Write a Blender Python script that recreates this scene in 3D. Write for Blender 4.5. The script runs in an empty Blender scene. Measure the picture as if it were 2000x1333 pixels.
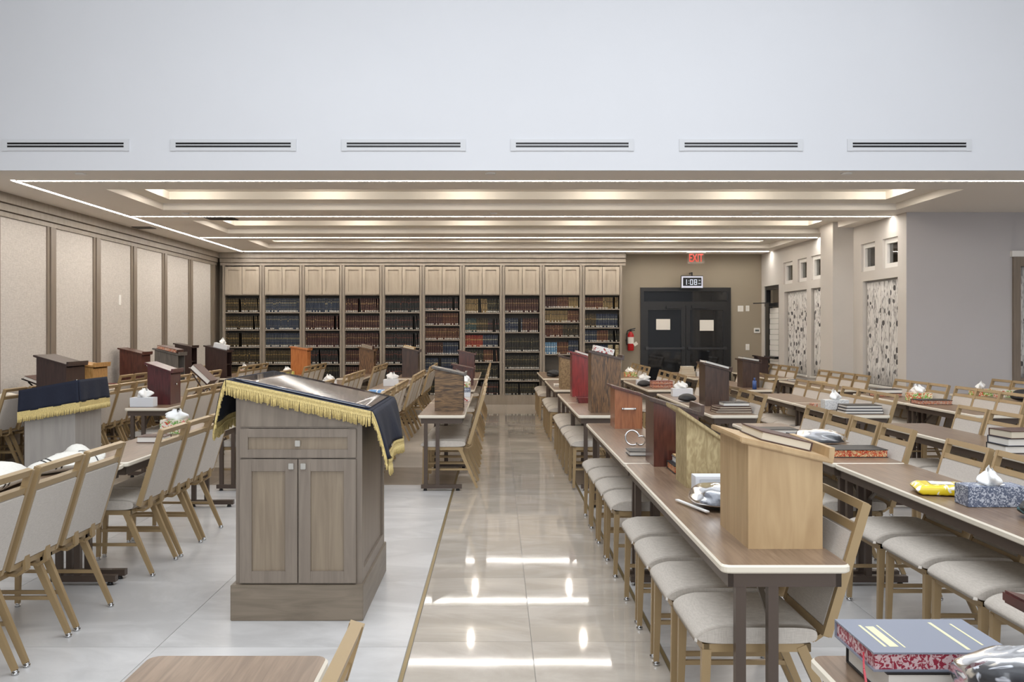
import bpy, bmesh, math, random
from mathutils import Vector, Matrix
R = random.Random(7)
S = bpy.context.scene
COL = S.collection
# ------------------------------------------------------------------ camera, light, exposure
cam_d = bpy.data.cameras.new('camera'); cam = bpy.data.objects.new('camera', cam_d); COL.objects.link(cam)
cam.location = (0, 0, 1.56); cam.rotation_euler = (math.pi/2, 0, 0)
cam_d.sensor_width = 36; cam_d.lens = 36*1780/2000
cam_d.shift_x = 29/2000; cam_d.shift_y = -20.5/2000
cam_d.clip_start = 0.05
S.camera = cam
S.view_settings.view_transform = 'Standard'; S.view_settings.look = 'None'
S.view_settings.gamma = 1; S.view_settings.use_curve_mapping = False
S.view_settings.exposure = 0.0
W = bpy.data.worlds.new('world'); S.world = W; W.use_nodes = True
W.node_tree.nodes['Background'].inputs[0].default_value = (0.75, 0.85, 1, 1)
W.node_tree.nodes['Background'].inputs[1].default_value = 0.6
def area_light(name, loc, rot, sx, sy, power, col):
    d = bpy.data.lights.new(name, 'AREA'); d.shape = 'RECTANGLE'; d.size = sx; d.size_y = sy
    d.energy = power; d.color = col
    o = bpy.data.objects.new(name, d); COL.objects.link(o); o.location = loc; o.rotation_euler = rot
    return o
COOL = (0.93, 0.965, 1.0); WARM = (1.0, 0.91, 0.80)
area_light('skylight_daylight', (0.5, 3.6, 6.42), (0, 0, 0), 9, 6.5, 520, COOL)
area_light('window_daylight', (1.0, -3.85, 3.4), (math.radians(90), 0, 0), 9, 4.4, 420, COOL)  # frontal fill from behind the camera, set in an added, unseen window
STRIP_POWER = 48.0; DOWN_POWER = 11.0

# ------------------------------------------------------------------ materials
MATS = {}
def new_mat(name):
    m = bpy.data.materials.new(name); m.use_nodes = True
    nt = m.node_tree; b = nt.nodes['Principled BSDF']
    return m, nt, b
def lin(c):
    return tuple(((x/255/12.92) if x/255 <= .04045 else ((x/255+.055)/1.055)**2.4) for x in c) + (1,)
def plain(name, rgb, rough=.5, metal=0, spec=.5, bump=0, bscale=200, emit=0, var=0, vscale=3):
    if name in MATS: return MATS[name]
    m, nt, b = new_mat(name)
    c = lin(rgb)
    b.inputs['Base Color'].default_value = c
    b.inputs['Roughness'].default_value = rough; b.inputs['Metallic'].default_value = metal
    b.inputs['Specular IOR Level'].default_value = spec
    tc = nt.nodes.new('ShaderNodeTexCoord')
    if var:
        n = nt.nodes.new('ShaderNodeTexNoise'); n.inputs['Scale'].default_value = vscale; n.inputs['Detail'].default_value = 4
        nt.links.new(tc.outputs['Object'], n.inputs['Vector'])
        r = nt.nodes.new('ShaderNodeValToRGB')
        r.color_ramp.elements[0].position = .3; r.color_ramp.elements[1].position = .7
        r.color_ramp.elements[0].color = tuple(x*(1-var) for x in c[:3])+(1,)
        r.color_ramp.elements[1].color = tuple(min(1, x*(1+var)) for x in c[:3])+(1,)
        nt.links.new(n.outputs['Fac'], r.inputs['Fac']); nt.links.new(r.outputs['Color'], b.inputs['Base Color'])
    if bump:
        n = nt.nodes.new('ShaderNodeTexNoise'); n.inputs['Scale'].default_value = bscale
        nt.links.new(tc.outputs['Object'], n.inputs['Vector'])
        bp = nt.nodes.new('ShaderNodeBump'); bp.inputs['Strength'].default_value = bump; bp.inputs['Distance'].default_value = .004
        nt.links.new(n.outputs['Fac'], bp.inputs['Height']); nt.links.new(bp.outputs['Normal'], b.inputs['Normal'])
    if emit:
        b.inputs['Emission Color'].default_value = c; b.inputs['Emission Strength'].default_value = emit
    MATS[name] = m; return m
def wood(name, c1, c2, rough=.4, stretch=(1, 1, 1), scale=14, lo=.35, hi=.65, distort=1.0, coat=0, tex='Object'):
    """stretched noise grain: a small stretch component runs along the grain"""
    if name in MATS: return MATS[name]
    m, nt, b = new_mat(name)
    tc = nt.nodes.new('ShaderNodeTexCoord'); mp = nt.nodes.new('ShaderNodeMapping')
    mp.inputs['Scale'].default_value = stretch
    n = nt.nodes.new('ShaderNodeTexNoise'); n.inputs['Scale'].default_value = scale
    n.inputs['Detail'].default_value = 6; n.inputs['Distortion'].default_value = distort
    r = nt.nodes.new('ShaderNodeValToRGB')
    r.color_ramp.elements[0].position = lo; r.color_ramp.elements[1].position = hi
    r.color_ramp.elements[0].color = lin(c1); r.color_ramp.elements[1].color = lin(c2)
    L = nt.links.new
    L(tc.outputs[tex], mp.inputs['Vector']); L(mp.outputs['Vector'], n.inputs['Vector'])
    L(n.outputs['Fac'], r.inputs['Fac']); L(r.outputs['Color'], b.inputs['Base Color'])
    b.inputs['Roughness'].default_value = rough
    if coat: b.inputs['Coat Weight'].default_value = coat; b.inputs['Coat Roughness'].default_value = .15
    MATS[name] = m; return m
def spots(name, base, cols, scale=60, rough=.5, th=.45):
    """printed cardboard / marbled paper: two layers of coloured blotches on a base"""
    if name in MATS: return MATS[name]
    m, nt, b = new_mat(name); L = nt.links.new
    tc = nt.nodes.new('ShaderNodeTexCoord')
    prev = None
    for i, c in enumerate(cols):
        n = nt.nodes.new('ShaderNodeTexNoise'); n.inputs['Scale'].default_value = scale*(1+.37*i); n.inputs['Detail'].default_value = 2
        n.inputs['Distortion'].default_value = 1.5
        mp = nt.nodes.new('ShaderNodeMapping'); mp.inputs['Location'].default_value = (3.1*i, 1.7*i, 5.3*i)
        L(tc.outputs['Object'], mp.inputs['Vector']); L(mp.outputs['Vector'], n.inputs['Vector'])
        r = nt.nodes.new('ShaderNodeValToRGB'); r.color_ramp.interpolation = 'LINEAR'
        r.color_ramp.elements[0].position = th+.06; r.color_ramp.elements[1].position = th+.1
        L(n.outputs['Fac'], r.inputs['Fac'])
        mx = nt.nodes.new('ShaderNodeMix'); mx.data_type = 'RGBA'
        L(r.outputs['Color'], mx.inputs[0])
        if prev is None: mx.inputs[6].default_value = lin(base)
        else: L(prev, mx.inputs[6])
        mx.inputs[7].default_value = lin(c); prev = mx.outputs[2]
    L(prev, b.inputs['Base Color']); b.inputs['Roughness'].default_value = rough
    MATS[name] = m; return m
def stone(name, base, vein, rough, bump, scale=1.2, lo=.42, hi=.62):
    if name in MATS: return MATS[name]
    m, nt, b = new_mat(name); L = nt.links.new
    tc = nt.nodes.new('ShaderNodeTexCoord'); gi = nt.nodes.new('ShaderNodeObjectInfo')
    mp = nt.nodes.new('ShaderNodeMapping'); L(tc.outputs['Object'], mp.inputs['Vector'])
    cb = nt.nodes.new('ShaderNodeCombineXYZ')
    for k in range(3): L(gi.outputs['Random'], cb.inputs[k])
    sc = nt.nodes.new('ShaderNodeVectorMath'); sc.operation = 'SCALE'; sc.inputs[3].default_value = 40
    L(cb.outputs[0], sc.inputs[0]); L(sc.outputs[0], mp.inputs['Location'])
    mp.inputs['Scale'].default_value = (1, 2.2, 1)
    n = nt.nodes.new('ShaderNodeTexNoise'); n.inputs['Scale'].default_value = scale; n.inputs['Detail'].default_value = 9
    n.inputs['Roughness'].default_value = .62; n.inputs['Distortion'].default_value = 1.4
    L(mp.outputs['Vector'], n.inputs['Vector'])
    r = nt.nodes.new('ShaderNodeValToRGB'); r.color_ramp.elements[0].position = lo; r.color_ramp.elements[1].position = hi
    r.color_ramp.elements[0].color = lin(vein); r.color_ramp.elements[1].color = lin(base)
    L(n.outputs['Fac'], r.inputs['Fac']); L(r.outputs['Color'], b.inputs['Base Color'])
    b.inputs['Roughness'].default_value = rough
    if bump:
        n2 = nt.nodes.new('ShaderNodeTexNoise'); n2.inputs['Scale'].default_value = 3.5; n2.inputs['Detail'].default_value = 1
        L(tc.outputs['Object'], n2.inputs['Vector'])
        bp = nt.nodes.new('ShaderNodeBump'); bp.inputs['Strength'].default_value = bump; bp.inputs['Distance'].default_value = .01
        L(n2.outputs['Fac'], bp.inputs['Height']); L(bp.outputs['Normal'], b.inputs['Normal'])
    MATS[name] = m; return m
def fabric(name, c1, c2, scale=420, rough=.9, stripes=True):
    if name in MATS: return MATS[name]
    m, nt, b = new_mat(name); L = nt.links.new
    tc = nt.nodes.new('ShaderNodeTexCoord'); out = []
    for st in ((1, 1, 12), (12, 12, 1)):
        mp = nt.nodes.new('ShaderNodeMapping'); mp.inputs['Scale'].default_value = st
        n = nt.nodes.new('ShaderNodeTexNoise'); n.inputs['Scale'].default_value = scale/12; n.inputs['Detail'].default_value = 3
        L(tc.outputs['Object'], mp.inputs['Vector']); L(mp.outputs['Vector'], n.inputs['Vector']); out.append(n)
    ad = nt.nodes.new('ShaderNodeMath'); ad.operation = 'ADD'; L(out[0].outputs['Fac'], ad.inputs[0]); L(out[1].outputs['Fac'], ad.inputs[1])
    hf = nt.nodes.new('ShaderNodeMath'); hf.operation = 'MULTIPLY'; hf.inputs[1].default_value = .5; L(ad.outputs[0], hf.inputs[0])
    r = nt.nodes.new('ShaderNodeValToRGB'); r.color_ramp.elements[0].position = .38; r.color_ramp.elements[1].position = .62
    r.color_ramp.elements[0].color = lin(c1); r.color_ramp.elements[1].color = lin(c2)
    L(hf.outputs[0], r.inputs['Fac']); L(r.outputs['Color'], b.inputs['Base Color'])
    b.inputs['Roughness'].default_value = rough; b.inputs['Specular IOR Level'].default_value = .2
    MATS[name] = m; return m
def emitter(name, rgb, strength):
    m, nt, b = new_mat(name); b.inputs['Base Color'].default_value = (0, 0, 0, 1)
    b.inputs['Emission Color'].default_value = lin(rgb); b.inputs['Emission Strength'].default_value = strength
    MATS[name] = m; return m
def clear(name, tint=(1, 1, 1), opacity=.25, rough=.06):
    m, nt, b = new_mat(name); L = nt.links.new
    t = nt.nodes.new('ShaderNodeBsdfTransparent'); g = nt.nodes.new('ShaderNodeBsdfGlossy')
    g.inputs['Roughness'].default_value = rough; g.inputs['Color'].default_value = (1, 1, 1, 1); t.inputs['Color'].default_value = tint+(1,)
    mx = nt.nodes.new('ShaderNodeMixShader'); f = nt.nodes.new('ShaderNodeFresnel'); f.inputs['IOR'].default_value = 1.35 if 'plastic' in name else 1.5
    ad = nt.nodes.new('ShaderNodeMath'); ad.operation = 'ADD'; ad.inputs[1].default_value = opacity; L(f.outputs[0], ad.inputs[0])
    L(ad.outputs[0], mx.inputs[0]); L(t.outputs[0], mx.inputs[1]); L(g.outputs[0], mx.inputs[2])
    L(mx.outputs[0], nt.nodes['Material Output'].inputs['Surface']); nt.nodes.remove(b)
    MATS[name] = m; return m

M_white = plain('bulkhead_paint', (222, 223, 226), .7, var=.015, vscale=.8)
M_ceil = plain('ceiling_paint', (234, 229, 221), .75)
M_tray = plain('tray_paint', (232, 227, 217), .75)
M_wallr = plain('warm_grey_paint', (204, 199, 193), .7, var=.03, vscale=1.3)  # side-facing walls: warm room light put into the colour
M_wallf = plain('cool_grey_paint', (186, 183, 184), .7, var=.02, vscale=1.0)  # camera-facing walls: cool atrium light put into the colour, darker and greyer
M_taupe = plain('taupe_paint', (150, 139, 122), .7)
M_greywood = wood('grey_stained_maple', (122, 110, 97), (136, 124, 110), .42, (5, 5, .5), 5)
M_greywood2 = wood('grey_stained_panel', (126, 111, 93), (141, 126, 106), .42, (6, 6, .4), 5)
M_greyedge = wood('grey_stained_frame', (119, 107, 95), (131, 119, 106), .4, (6, 6, .4), 5)
M_plinth = wood('grey_stained_plinth', (112, 100, 85), (130, 117, 101), .42, (.6, .6, 5), 5)
M_case = wood('bookcase_wood', (136, 126, 113), (148, 137, 124), .45, (3, 3, .5), 4)
M_casedark = plain('bookcase_back', (92, 86, 78), .6)
M_wallfab = fabric('panel_fabric', (176, 170, 163), (206, 200, 193), 260)
M_fab = fabric('chair_fabric', (182, 174, 164), (201, 193, 183), 500)
M_fabback = fabric('chair_back_fabric', (188, 181, 173), (205, 198, 190), 500)
M_gold = plain('champagne_metal', (162, 138, 101), .38, .25)
M_chrome = plain('chrome', (200, 200, 200), .12, 1)
M_top = wood('table_laminate', (112, 91, 73), (138, 115, 94), .3, (9, .5, 9), 6)
M_edge = plain('cream_edge', (222, 213, 196), .4)
M_brownmetal = plain('brown_metal', (82, 69, 60), .4, .2)
M_brace = plain('steel_brace', (120, 112, 104), .35, .7)
M_aisle = stone('polished_beige_tile', (192, 183, 172), (177, 168, 156), .045, .012)
M_whitetile = stone('white_marble_tile', (203, 201, 199), (183, 181, 179), .32, 0, .9)
M_fartile = stone('far_beige_tile', (200, 193, 184), (184, 176, 166), .28, 0)
M_band = stone('taupe_band_tile', (150, 138, 124), (128, 116, 102), .3, 0)
M_grout = plain('grout', (150, 145, 138), .9)
M_brass = plain('brass_trim', (150, 132, 92), .35, .6)
M_black = plain('black_aluminium', (24, 24, 26), .35)
M_darkglass = plain('dark_glass', (30, 32, 35), .05, 0, .6)
M_paper = plain('white_paper', (226, 222, 214), .8)
M_plate = plain('white_plastic', (230, 228, 224), .4)
M_navy = plain('navy_velvet', (15, 21, 39), .85, bump=.3, bscale=40)
M_fringe = plain('gold_fringe', (204, 182, 120), .6, bump=.5, bscale=300, var=.2, vscale=120)
M_pages = plain('book_pages', (214, 204, 184), .8)
M_tissue = plain('tissue_paper', (240, 240, 238), .9)
M_steel = plain('brushed_nickel', (180, 176, 168), .35, .8)

# ------------------------------------------------------------------ mesh helpers
class MB:
    def __init__(s): s.v = []; s.f = []; s.m = []; s.sm = []
    def quad(s, pts, mi=0, smooth=False):
        n = len(s.v); s.v += [tuple(p) for p in pts]; s.f.append(tuple(range(n, n+len(pts)))); s.m.append(mi); s.sm.append(smooth)
    def box(s, x0, x1, y0, y1, z0, z1, mi=0):
        n = len(s.v)
        s.v += [(x0,y0,z0),(x1,y0,z0),(x1,y1,z0),(x0,y1,z0),(x0,y0,z1),(x1,y0,z1),(x1,y1,z1),(x0,y1,z1)]
        for f in ((0,3,2,1),(4,5,6,7),(0,1,5,4),(1,2,6,5),(2,3,7,6),(3,0,4,7)):
            s.f.append(tuple(n+i for i in f)); s.m.append(mi); s.sm.append(False)
        return s
    def prism(s, poly, axis, a, b, mi=0):
        """poly: 2D points; extruded along axis ('x': pts are (y,z); 'y': (x,z); 'z': (x,y))"""
        def P(p, t): return (t,p[0],p[1]) if axis=='x' else ((p[0],t,p[1]) if axis=='y' else (p[0],p[1],t))
        n = len(s.v); k = len(poly)
        s.v += [P(p,a) for p in poly] + [P(p,b) for p in poly]
        for i in range(k):
            j = (i+1)%k; s.f.append((n+i, n+j, n+k+j, n+k+i)); s.m.append(mi); s.sm.append(False)
        s.f.append(tuple(n+i for i in reversed(range(k)))); s.m.append(mi); s.sm.append(False)
        s.f.append(tuple(n+k+i for i in range(k))); s.m.append(mi); s.sm.append(False)
        return s
    def bar(s, p, q, w, d, up=(0,1,0), w2=None, d2=None, mi=0):
        p, q = Vector(p), Vector(q); t = (q-p).normalized(); u = Vector(up); u = (u - t*u.dot(t)).normalized(); r = t.cross(u)
        w2 = w if w2 is None else w2; d2 = d if d2 is None else d2
        n = len(s.v)
        for c, ww, dd in ((p, w, d), (q, w2, d2)):
            for a, b in ((-1,-1),(1,-1),(1,1),(-1,1)): s.v.append(tuple(c + r*(a*ww/2) + u*(b*dd/2)))
        for f in ((0,3,2,1),(4,5,6,7),(0,1,5,4),(1,2,6,5),(2,3,7,6),(3,0,4,7)):
            s.f.append(tuple(n+i for i in f)); s.m.append(mi); s.sm.append(False)
        return s
    def path(s, pts, w, d, up=(0,1,0), mi=0):
        for a, b in zip(pts, pts[1:]): s.bar(a, b, w, d, up, mi=mi)
        return s
    def tube(s, p, q, r, r2=None, n=10, mi=0):
        p, q = Vector(p), Vector(q); t = (q-p).normalized()
        u = t.orthogonal().normalized(); w = t.cross(u); r2 = r if r2 is None else r2; k = len(s.v)
        for c, rr in ((p, r), (q, r2)):
            for i in range(n):
                a = 2*math.pi*i/n; s.v.append(tuple(c + u*rr*math.cos(a) + w*rr*math.sin(a)))
        for i in range(n):
            j = (i+1)%n; s.f.append((k+i,k+j,k+n+j,k+n+i)); s.m.append(mi); s.sm.append(True)
        s.f.append(tuple(k+i for i in reversed(range(n)))); s.m.append(mi); s.sm.append(False)
        s.f.append(tuple(k+n+i for i in range(n))); s.m.append(mi); s.sm.append(False)
        return s
    def curve(s, pts, r, n=8, mi=0):
        for a, b in zip(pts, pts[1:]): s.tube(a, b, r, n=n, mi=mi)
        return s
    def grid(s, fn, nu, nv, mi=0, smooth=True):
        k = len(s.v)
        for j in range(nv+1):
            for i in range(nu+1): s.v.append(tuple(fn(i/nu, j/nv)))
        for j in range(nv):
            for i in range(nu):
                a = k+j*(nu+1)+i; s.f.append((a,a+1,a+nu+2,a+nu+1)); s.m.append(mi); s.sm.append(smooth)
        return s
    def mesh(s, name, mats):
        me = bpy.data.meshes.new(name); me.from_pydata(s.v, [], s.f)
        for m in (mats if isinstance(mats, (list, tuple)) else [mats]): me.materials.append(m)
        me.polygons.foreach_set('material_index', s.m); me.polygons.foreach_set('use_smooth', s.sm); me.update()
        return me
def link(name, me, parent=None, loc=None):
    o = bpy.data.objects.new(name, me); COL.objects.link(o)
    if parent: o.parent = parent
    if loc: o.location = loc
    return o
def obj(name, mb, mats, parent=None, loc=None, bevel=0):
    me = mb.mesh(name, mats)
    if bevel:
        bm = bmesh.new(); bm.from_mesh(me); bmesh.ops.remove_doubles(bm, verts=bm.verts, dist=1e-5)
        bmesh.ops.bevel(bm, geom=bm.edges[:], offset=bevel, segments=2, affect='EDGES', clamp_overlap=True)
        bm.to_mesh(me); bm.free()
    return link(name, me, parent, loc)
def tag(o, label, cat, group=None):
    o['label'] = label; o['category'] = cat
    if group: o['group'] = group
    return o
def thing(name, label, cat, loc=(0,0,0), rz=0, group=None):
    o = bpy.data.objects.new(name, None); COL.objects.link(o); o.location = loc; o.rotation_euler = (0,0,rz)
    o.empty_display_size = .1
    return tag(o, label, cat, group)
def struct(name, mb, mats, parent=None):
    o = obj(name, mb, mats, parent)
    if not parent: o['kind'] = 'structure'
    return o
def dup(root, loc, rz=0, label=None):
    r = root.copy(); COL.objects.link(r); r.location = loc; r.rotation_euler = (0,0,rz)
    if label: r['label'] = label
    for ch in root.children:
        c = ch.copy(); COL.objects.link(c); c.parent = r
        for g in ch.children:
            d = g.copy(); COL.objects.link(d); d.parent = c
    return r
def text_mesh(txt, size, name, mat, depth=.004, bold=0):
    c = bpy.data.curves.new(name, 'FONT'); c.body = txt; c.size = size; c.extrude = depth; c.align_x = 'CENTER'; c.align_y = 'CENTER'; c.offset = bold
    o = bpy.data.objects.new(name, c); COL.objects.link(o)
    dg = bpy.context.evaluated_depsgraph_get(); me = bpy.data.meshes.new_from_object(o.evaluated_get(dg))
    bpy.data.objects.remove(o); bpy.data.curves.remove(c); me.materials.clear(); me.materials.append(mat); return me
ORD = ['first','second','third','fourth','fifth','sixth','seventh','eighth','ninth','tenth','eleventh','twelfth','thirteenth','fourteenth',
       'fifteenth','sixteenth','seventeenth','eighteenth','nineteenth','twentieth','twenty-first','twenty-second','twenty-third','twenty-fourth','twenty-fifth','twenty-sixth','twenty-seventh','twenty-eighth']

# ------------------------------------------------------------------ dimensions
XL, XR, YB, YW = -5.95, 5.67, 19.2, 19.55       # left wall, right wall, bookcase front, door wall
CH = 3.2; BK = 9.33; AH = 6.5; XE = 9.6; YN = -4.0
# ------------------------------------------------------------------ setting: walls
struct('wall_bulkhead', MB().box(XL, XE, BK, BK+.03, CH, AH), M_white)
struct('wall_left', MB().box(XL-.2, XL, YN, YW+.2, 0, AH), M_greywood)
struct('wall_back', MB().box(XL-.2, XR+.2, YW, YW+.2, 0, CH+.3), M_taupe)
struct('wall_right', MB().box(XE, XE+.2, YN, 12.9, 0, AH), M_wallf)
wb = MB()                                                    # unseen wall behind the camera; window opening added for the frontal fill light
wb.box(XL, -3.6, YN-.2, YN, 0, AH); wb.box(5.6, XE, YN-.2, YN, 0, AH); wb.box(-3.6, 5.6, YN-.2, YN, 0, 1.1); wb.box(-3.6, 5.6, YN-.2, YN, 5.7, AH)
struct('wall_rear', wb, M_white)
wf = MB(); 
for i in range(7): wf.box(-3.6+i*9.14/6, -3.54+i*9.14/6, YN-.14, YN-.06, 1.1, 5.7)
for z in (1.1, 3.4, 5.64): wf.box(-3.6, 5.6, YN-.14, YN-.06, z, z+.06)
w = struct('window_1', wf, M_black)  # added window frame, unseen, made to go with the frontal fill
# atrium ceiling with a skylight opening
ac = MB(); ac.box(XL, XE, YN, .2, AH, AH+.2); ac.box(XL, XE, 7.0, BK+.25, AH, AH+.2); ac.box(XL, -4.1, .2, 7.0, AH, AH+.2); ac.box(5.1, XE, .2, 7.0, AH, AH+.2)
struct('ceiling_atrium', ac, M_white)
sk = MB()
for i in range(5): sk.box(-4.1+i*9.14/4, -4.04+i*9.14/4, .2, 7, AH+.05, AH+.15)
for i in range(4): sk.box(-4.1, 5.1, .2+i*6.74/3, .26+i*6.74/3, AH+.05, AH+.15)
struct('window_2', sk, M_black)

# right wall with openings, column, return wall
def wall_x(name, x0, x1, y0, y1, z0, z1, holes, mat):
    """wall lying along y, holes = (y0,y1,z0,z1)"""
    mb = MB(); ys = sorted({y0, y1} | {h[0] for h in holes} | {h[1] for h in holes})
    for a, b in zip(ys, ys[1:]):
        cut = sorted([(h[2], h[3]) for h in holes if h[0] < b-1e-6 and h[1] > a+1e-6]); z = z0
        for c, d in cut:
            if c > z: mb.box(x0, x1, a, b, z, c)
            z = d
        if z < z1: mb.box(x0, x1, a, b, z, z1)
    return struct(name, mb, mat)
SMALL = [(17.5,18.05),(16.7,17.2),(15.97,16.46),(13.68,14.2),(12.9,13.4)]
BIG = [(16.7,18.0),(15.25,16.46),(12.9,14.13)]
holes = [(a,b,2.47,2.9) for a,b in SMALL] + [(a,b,.74,2.32) for a,b in BIG] + [(18.35,19.35,0,2.49)]
wall_x('wall_right_windows', XR, XR+.22, 12.64, YW, 0, CH+.3, holes, M_wallr)
struct('column', MB().box(5.34, XR, 14.5, 15.05, 0, CH+.2), M_wallr)
rw = MB(); HX0, HX1 = 7.13, 9.0
rw.box(XR, HX0, 12.62, 12.64, 0, CH); rw.box(XR+.22, HX0, 12.64, 12.86, 0, CH+.3); rw.box(HX1, XE, 12.64, 12.86, 0, CH+.3); rw.box(HX0, HX1, 12.64, 12.86, 2.58, CH+.3); rw.box(HX0, HX1, 12.64, 12.86, 0, .85)  # thin front slip carries the cool painted-in light over the warm wall end
struct('wall_return', rw, M_wallf)
# corridor behind the right wall windows so the panes have something to show
struct('wall_corridor', MB().box(8.2, 8.3, 12.9, 20, 0, 3.4), M_wallr)
struct('floor_corridor', MB().box(XR+.22, 8.2, 12.9, 20, -.05, 0), M_fartile)
wn = 3
M_glass = clear('window_glass', (.75,.76,.76), .06, .03)
for a, b in SMALL:
    fr = MB(); t = .07
    q0, q1 = XR+.035, XR+.11
    fr.box(q0, q1, a, a+t, 2.47, 2.9); fr.box(q0, q1, b-t, b, 2.47, 2.9); fr.box(q0, q1, a+t, b-t, 2.47, 2.47+t); fr.box(q0, q1, a+t, b-t, 2.9-t, 2.9)
    w = struct('window_%d' % wn, fr, M_plate); wn += 1
    obj('pane', MB().box(XR+.075, XR+.085, a+t, b-t, 2.47+t, 2.9-t), M_glass, w)
# curtain cloth
def curtain_mat():
    m, nt, b = new_mat('leaf_print_curtain'); L = nt.links.new
    tc = nt.nodes.new('ShaderNodeTexCoord')
    mp = nt.nodes.new('ShaderNodeMapping'); mp.inputs['Scale'].default_value = (1, 1, .5); L(tc.outputs['Object'], mp.inputs['Vector'])
    vo = nt.nodes.new('ShaderNodeTexVoronoi'); vo.inputs['Scale'].default_value = 13; vo.inputs['Randomness'].default_value = .9
    L(mp.outputs[0], vo.inputs['Vector'])
    lt = nt.nodes.new('ShaderNodeMath'); lt.operation = 'LESS_THAN'; lt.inputs[1].default_value = .27; L(vo.outputs['Distance'], lt.inputs[0])
    nz = nt.nodes.new('ShaderNodeTexNoise'); nz.inputs['Scale'].default_value = 14; mp2 = nt.nodes.new('ShaderNodeMapping'); mp2.inputs['Scale'].default_value = (3, 3, .3)
    L(tc.outputs['Object'], mp2.inputs['Vector']); L(mp2.outputs[0], nz.inputs['Vector'])
    rp = nt.nodes.new('ShaderNodeValToRGB'); e = rp.color_ramp.elements; e[0].position = .44; e[0].color = lin((222,219,215)); e[1].position = .49; e[1].color = lin((128,125,124))
    k = e.new(.54); k.color = lin((222,219,215)); L(nz.outputs['Fac'], rp.inputs['Fac'])
    mx = nt.nodes.new('ShaderNodeMix'); mx.data_type = 'RGBA'; L(lt.outputs[0], mx.inputs[0]); L(rp.outputs[0], mx.inputs[6]); mx.inputs[7].default_value = lin((88,86,86))
    L(mx.outputs[2], b.inputs['Base Color']); b.inputs['Roughness'].default_value = .9
    return m
M_curtain = curtain_mat()
def curtain(axis, c, a, b, z0, z1, label):
    n = max(8, int((b-a)*46))
    def f(u, v):
        t = a+(b-a)*u; d = .022*math.sin(u*(b-a)*38)+.008*math.sin(u*(b-a)*91+1)
        z = z0+(z1-z0)*v
        return (c+d, t, z) if axis == 'y' else (t, c+d, z)
    mb = MB().grid(f, n, 6)
    o = obj('curtain', mb, M_curtain)
    md = o.modifiers.new('thickness', 'SOLIDIFY'); md.thickness = .004
    return tag(o, label, 'curtain', 'leaf-print curtains')
for (a, b), lab in zip(BIG, ('leaf-print curtain in the tall window nearest the black door', 'leaf-print curtain in the window partly hidden by the column', 'leaf-print curtain in the window right of the white column')):
    fr = MB(); t = .03
    fr.box(XR+.1, XR+.2, a, a+t, .74, 2.32); fr.box(XR+.1, XR+.2, b-t, b, .74, 2.32); fr.box(XR+.1, XR+.2, a+t, b-t, 2.29, 2.32); fr.box(XR-.02, XR+.2, a-.02, b+.02, .71, .738)
    struct('window_%d' % wn, fr, M_plate); wn += 1
    curtain('y', XR+.065, a+t, b-t, .75, 2.29, lab)
fr = MB(); fr.box(HX0, HX0+.1, 12.58, 12.8, .85, 2.58); fr.box(HX0+.1, HX1-.1, 12.58, 12.8, 2.45, 2.58); fr.box(HX1-.1, HX1, 12.58, 12.8, .85, 2.58); fr.box(HX0+.1, HX1-.1, 12.58, 12.8, .85, .9)
w = struct('window_%d' % wn, fr, M_greyedge); wn += 1
obj('head_trim', MB().box(HX0-.03, HX1, 12.56, 12.64, 2.58, 2.66), M_plate, w)
curtain('x', 12.66, HX0+.1, HX1-.1, .9, 2.45, 'leaf-print curtain in the brown framed window at the far right')

# door in the right wall with a banded shade
d = MB(); d.box(XR+.02, XR+.12, 18.35, 18.43, 0, 2.49); d.box(XR+.02, XR+.12, 19.27, 19.35, 0, 2.49); d.box(XR+.02, XR+.12, 18.43, 19.27, 2.41, 2.49); d.box(XR+.02, XR+.12, 18.43, 19.27, 2.05, 2.13)
d.box(XR+.02, XR+.12, 19.1, 19.27, 0, 2.05)
dr = struct('door_1', d, M_black)
obj('pane', MB().box(XR+.06, XR+.07, 18.43, 19.1, .02, 2.41), M_glass, dr)
sh = MB()
for i in range(18): sh.box(XR+.035+.006*(i%2), XR+.05+.006*(i%2), 18.45, 19.08, .05+i*.11, .155+i*.11)
obj('banded_shade', sh, M_plate, dr)
obj('push_bar', MB().box(XR-.05, XR-.02, 18.45, 19.2, .98, 1.03).box(XR-.03, XR+.03, 18.46, 18.5, .98, 1.03).box(XR-.03, XR+.03, 19.12, 19.16, .98, 1.03), M_black, dr)
obj('door_closer', MB().box(XR-.08, XR+.02, 18.75, 19.05, 2.06, 2.12).bar((XR-.06, 18.8, 2.13), (XR-.3, 19.1, 2.13), .02, .02, (0,0,1)), M_black, dr)

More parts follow.
